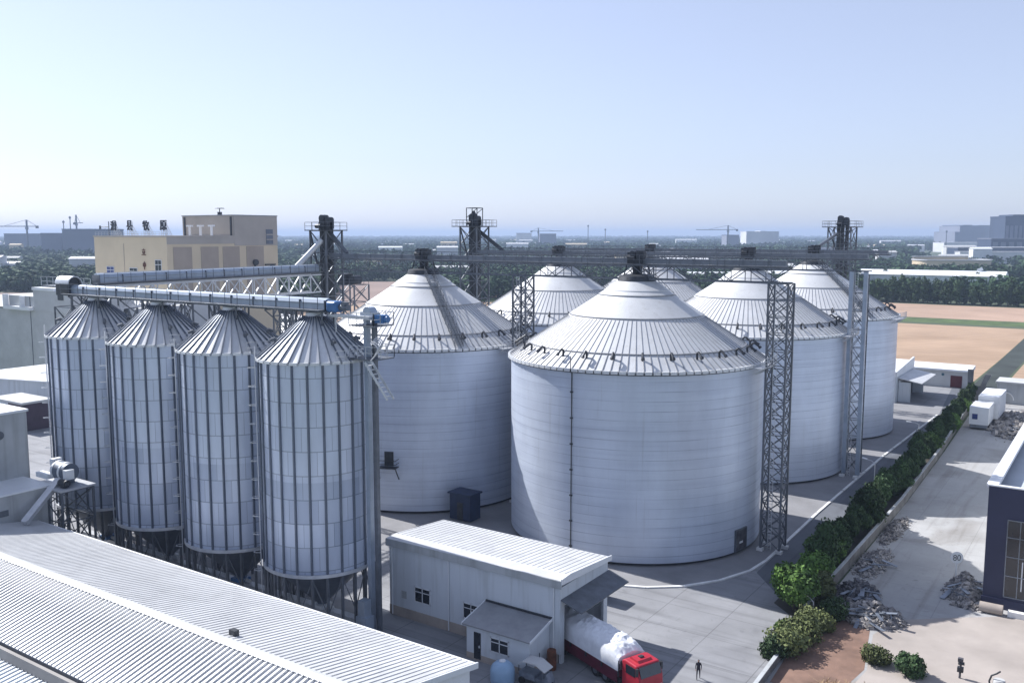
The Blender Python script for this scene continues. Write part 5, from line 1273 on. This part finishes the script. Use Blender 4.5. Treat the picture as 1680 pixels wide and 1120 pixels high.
# long white greenhouse behind the tree row
t = thing('greenhouse', 'very long white roofed greenhouse behind the row of trees', 'greenhouse', (-130,640,0))
ga = W(k15(1405,640), 640); gb = W(k15(1648,590), 590)
d_ = (Vector((*gb,0))-Vector((*ga,0))).normalized(); nrm = Vector((-d_.y,d_.x,0))
pa = [Vector((*ga,0)), Vector((*gb,0)), Vector((*gb,0))+nrm*26, Vector((*ga,0))+nrm*26]
build('wall', MB().prism([(p.x,p.y) for p in pa], 0, 9.0), M['wallb'], t)
rf_ = MB(); A0, B0, C0, D0 = [p + Vector((0,0,9.0)) for p in pa]; R0 = (A0+D0)/2+Vector((0,0,3.0)); R1 = (B0+C0)/2+Vector((0,0,3.0))
A0 += -nrm*1; B0 += -nrm*1
rf_.add([A0,B0,C0,D0,R0,R1], [(0,1,5,4),(1,2,5),(2,3,4,5),(3,0,4),(0,3,2,1)]); build('roof', rf_, M['white'], t, fix=True)
build('ridge_vent', MB().bar(R0.lerp(R1,.81)+Vector((0,0,.2)), R0.lerp(R1,.84)+Vector((0,0,1.6)), 3, 2.2), M['white'], t)
# middle and left skyline
far_building('white_hall', 'pale boxy hall on the horizon right of the crane', k15(1222,2300), k15(1275,2300), 2300, 60, zz(380.5,2300), 'farwhite', 'farwhite', ((k15(1245,2300),k15(1255,2300),zz(380.5,2300),zz(379,2300),'farwhite'),))
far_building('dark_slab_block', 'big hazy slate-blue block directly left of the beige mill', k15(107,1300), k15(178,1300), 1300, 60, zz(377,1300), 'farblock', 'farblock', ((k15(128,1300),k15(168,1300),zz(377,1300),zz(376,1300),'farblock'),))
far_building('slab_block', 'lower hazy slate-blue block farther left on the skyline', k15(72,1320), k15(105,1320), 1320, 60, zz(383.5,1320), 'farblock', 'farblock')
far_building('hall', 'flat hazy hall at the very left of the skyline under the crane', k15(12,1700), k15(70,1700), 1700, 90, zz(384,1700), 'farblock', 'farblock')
far_building('apartment_row', 'pair of faint grey blocks on the horizon behind the arching gantry', k15(847,2600), k15(872,2600), 2600, 50, zz(383,2600), 'farwhite', 'farblock')
far_building('hall', 'small grey hall on the horizon left of the second crane', k15(885,2300), k15(912,2300), 2300, 50, zz(384,2300), 'farblock', 'farblock')
far_building('hall', 'dark low block left of the boxy hall on the horizon', k15(1190,2100), k15(1210,2100), 2100, 50, zz(386,2100), 'farblock', 'tower')
rr = random.Random(21)
MAT_ = ['farwhite','farwhite','wallg','beige','white','farblock']
TONE = {'farwhite':'pale','wallg':'light grey','beige':'cream','white':'white','farblock':'slate grey'}
n = 0
for k in range(190):
    Y = math.exp(rr.uniform(math.log(560), math.log(3600))); X = rr.uniform(-.60,.60)*Y
    if X > .36*Y and Y < 1000: continue
    w = rr.uniform(8,34)*(1+Y/3500); a = W(X,Y)
    if a[1] < 560 and a[0] > -700 and a[0] < 190: continue
    m_ = rr.choice(MAT_); h_ = rr.uniform(5,11)*(1 + .7*(rr.random() < .25)) + Y*.0015
    nm = rr.choice(['farmhouse','barn','workshop'])
    t = thing(nm, 'low '+TONE[m_]+' roofed building half hidden among the distant trees', 'building', (a[0],a[1],0), 'low buildings scattered through the distant trees')
    build('wall', far_box(MB(), X-w/2, X+w/2, Y, 10, 0, h_), M[m_], t)
    r_ = MB(); P0, P1, P2, P3 = [Vector((*W(*q), h_)) for q in ((X-w/2-.5,Y-.7),(X+w/2+.5,Y-.7),(X+w/2+.5,Y+10.7),(X-w/2-.5,Y+10.7))]
    q0 = (P0+P3)/2+Vector((0,0,1.8)); q1 = (P1+P2)/2+Vector((0,0,1.8)); r_.add([P0,P1,P2,P3,q0,q1],[(0,1,5,4),(1,2,5),(2,3,4,5),(3,0,4),(0,3,2,1)])
    build('roof', r_, M[m_], t, fix=True); n += 1
# hazy yellowish housing behind the first gantry
for k,(x,w) in enumerate(((590,10),(603,12),(618,14))):
    far_building('housing_block', ['cream housing block behind the gantry rail, left of three','cream housing block behind the gantry rail, middle of three','cream housing block behind the gantry rail, right of three'][k], k15(x-w/2,900), k15(x+w/2,900), 900, 14, 11.5, 'beige', 'farwhite', group='cream housing blocks beyond the left elevator tower', wins=(5,3,'farblock',1,10))
# cranes and masts
def crane(xp, Y, ytop, jib, label, mirror=1):
    X = k15(xp,Y); H_ = zz(ytop,Y); a = W(X,Y); t = thing('tower_crane', label, 'crane', (a[0],a[1],0), 'tower cranes on the skyline')
    build('mast', MB().bar((a[0],a[1],0),(a[0],a[1],H_),2.2), M['steel'], t)
    zj = H_ - (H_-30)*.35; j1 = W(X-mirror*jib,Y); j2 = W(X+mirror*jib*.28,Y)
    build('jib', MB().bar((a[0],a[1],zj),(j1[0],j1[1],zj),1.0,1.3).bar((a[0],a[1],H_),(j1[0]*.6+a[0]*.4,j1[1]*.6+a[1]*.4,zj+.8),.5), M['steel'], t)
    build('counter_jib', MB().bar((a[0],a[1],zj),(j2[0],j2[1],zj),1.3,1.2).bar((a[0],a[1],H_),(j2[0],j2[1],zj),.5), M['steel'], t)
    build('counterweight', MB().bar((j2[0],j2[1],zj-3.0),(j2[0],j2[1],zj+1.0),3.4), M['dark'], t)
    build('cab', MB().bar((a[0],a[1],zj-5),(a[0],a[1],zj-1),3.6), M['farblock'], t)
crane(50, 1500, 361, 60, 'tower crane at the far left with its jib reaching out of the picture')
crane(883, 2300, 374, 62, 'small tower crane on the horizon above the gantries', -1)
crane(1192, 1900, 370, 66, 'tower crane right of the picture centre with its long jib to the left')
crane(131, 1700, 353, 12, 'luffing crane on top of the slate-blue block', -1)
for xp, Y, yt, lb in ((110,1500,362,'thin mast left of the two cranes over the slate-blue block'),(121,1500,355,'thicker mast with a round top between mast and luffing crane'),(964,2000,369,'tall thin chimney mast on the horizon'),(992,2000,375,'shorter mast just right of the tall one on the horizon'),(1061,2000,378,'short mast on the horizon left of the long-jib crane'),(1548,1900,378,'thin mast left of the hazy stadium-like hall'),(253+199,1500,372,'thin mast peeking up right of the beige mill')):
    a = W(k15(xp,Y), Y); mb = MB().tube((a[0],a[1],0),(a[0],a[1],zz(yt,Y)),1.1,8,.7)
    mb.tube((a[0],a[1],zz(yt,Y)-4),(a[0],a[1],zz(yt,Y)-1),1.8,8); solid('mast', mb, M['steel'], lb, 'mast')

# ------------------------------------------------------------------ tree row beyond the tan field (individual trees)
fp = [make_tree(51+i, h, rw, 1500, .42, M['leaf'], b_, 9) for i, (h,rw,b_) in enumerate([(14.5,3.8,.02),(12.5,3.6,.03),(13.5,3.3,.0),(11,3.6,.02)])]
rr = random.Random(77)
for row,(y0,xs) in enumerate(((521,3.9),(528,4.2))):
    x = -128 if row == 0 else -150
    while x < 34:
        place(fp, rr.choice([0,1,2,3]), (x+rr.uniform(-.8,.8), y0+rr.uniform(-2,2)+(x+128)*.0, 0), rr.uniform(0,6.28), 'dark bushy tree in the dense row beyond the tan field', 'dark trees in the row beyond the tan field', rr.uniform(.78,1.12)); x += xs*rr.uniform(.8,1.15)
# scattered mid-distance trees: individuals
for k in range(120):
    Y = rr.uniform(430, 900); X = rr.uniform(-.62,.62)*Y; a = W(X,Y)
    if (-340 < a[0] < 185 and a[1] < 517) or (-720 < a[0] < -250 and a[1] < 560): continue
    place(fp, rr.choice([0,1,2,3]), (a[0],a[1],0), rr.uniform(0,6.28), 'dark roadside tree standing in the middle distance beyond the fields', 'scattered trees in the middle distance', rr.uniform(.6,.95))
# far woods: nobody could count them
def wood(name, label, n, Ymin, Ymax, quads, size, hmin, hmax, seed, mask):
    rng = np.random.default_rng(seed)
    base = leaf_cloud(rng, quads, [(0,0,.55,.42,.42,.42),(.15,.1,.35,.38,.38,.3),(-.15,-.1,.72,.28,.28,.25)], size)
    Y = np.exp(rng.uniform(math.log(Ymin), math.log(Ymax), n*4)); X = rng.uniform(-.64,.64,n*4)*Y
    # clump by a cheap noise so clearings and lines of trees appear
    f = np.sin(X*.011+Y*.006)+np.sin(X*.004-Y*.009+1.3)+.8*np.sin(X*.031)*np.sin(Y*.017+2)+rng.normal(size=n*4)*.8
    ax = X*CY - Y*SY; ay = X*SY + Y*CY
    ok = (f > -.7) & mask(ax, ay, X, Y); X = X[ok][:n]; Y = Y[ok][:n]; ax = ax[ok][:n]; ay = ay[ok][:n]; m = len(X)
    h = rng.uniform(hmin,hmax,m)*(1+Y/9000); an = rng.uniform(0,6.28,m); ca, sa = np.cos(an), np.sin(an); wd_ = h*rng.uniform(.75,1.25,m)*(1+Y/5000)
    V = np.zeros((m, len(base), 3))
    V[:,:,0] = ax[:,None] + (base[None,:,0]*ca[:,None]-base[None,:,1]*sa[:,None])*wd_[:,None]
    V[:,:,1] = ay[:,None] + (base[None,:,0]*sa[:,None]+base[None,:,1]*ca[:,None])*wd_[:,None]
    V[:,:,2] = base[None,:,2]*h[:,None]
    o = bpy.data.objects.new(name, mesh_quads(name, V.reshape(-1,3), M['leaf_far'])); COL.objects.link(o); tag(o, label, 'woodland', kind='stuff')
def inpoly(ax, ay, P):
    r = np.zeros(len(ax), bool); n = len(P)
    for i in range(n):
        (x0,y0),(x1,y1) = P[i], P[(i+1)%n]
        if y0 == y1: continue
        c = ((ay > y0) != (ay > y1)) & (ax < (x1-x0)*(ay-y0)/(y1-y0)+x0); r ^= c
    return r
msk = lambda ax, ay, X, Y: ~(((ax > -300) & (ax < 185) & (ay < 516)) | inpoly(ax, ay, [(-515,512),(-455,555),(-270,300),(-300,230),(-345,335)]) | inpoly(ax, ay, [(-710,220),(-587,300),(-545,322),(-330,215),(-300,120),(-430,120)]) | ((X > .38*Y) & (Y > 560) & (Y < 720)) | ((X > .425*Y) & (X < .56*Y) & (Y > 760) & (Y < 1030)) | ((X > .42*Y) & (Y > 1080) & (Y < 1290)))
wood('near_wood', 'dark green woods and hedgerows spreading behind the silo site', 8500, 330, 1300, 60, .115, 8, 13, 1, msk)
wood('distant_wood', 'hazy blue-green woodland running to the horizon', 15000, 1200, 9000, 14, .24, 9, 15, 2, lambda ax, ay, X, Y: ~((X > .44*Y) & (Y < 1950)))
print('objects', len(bpy.data.objects))
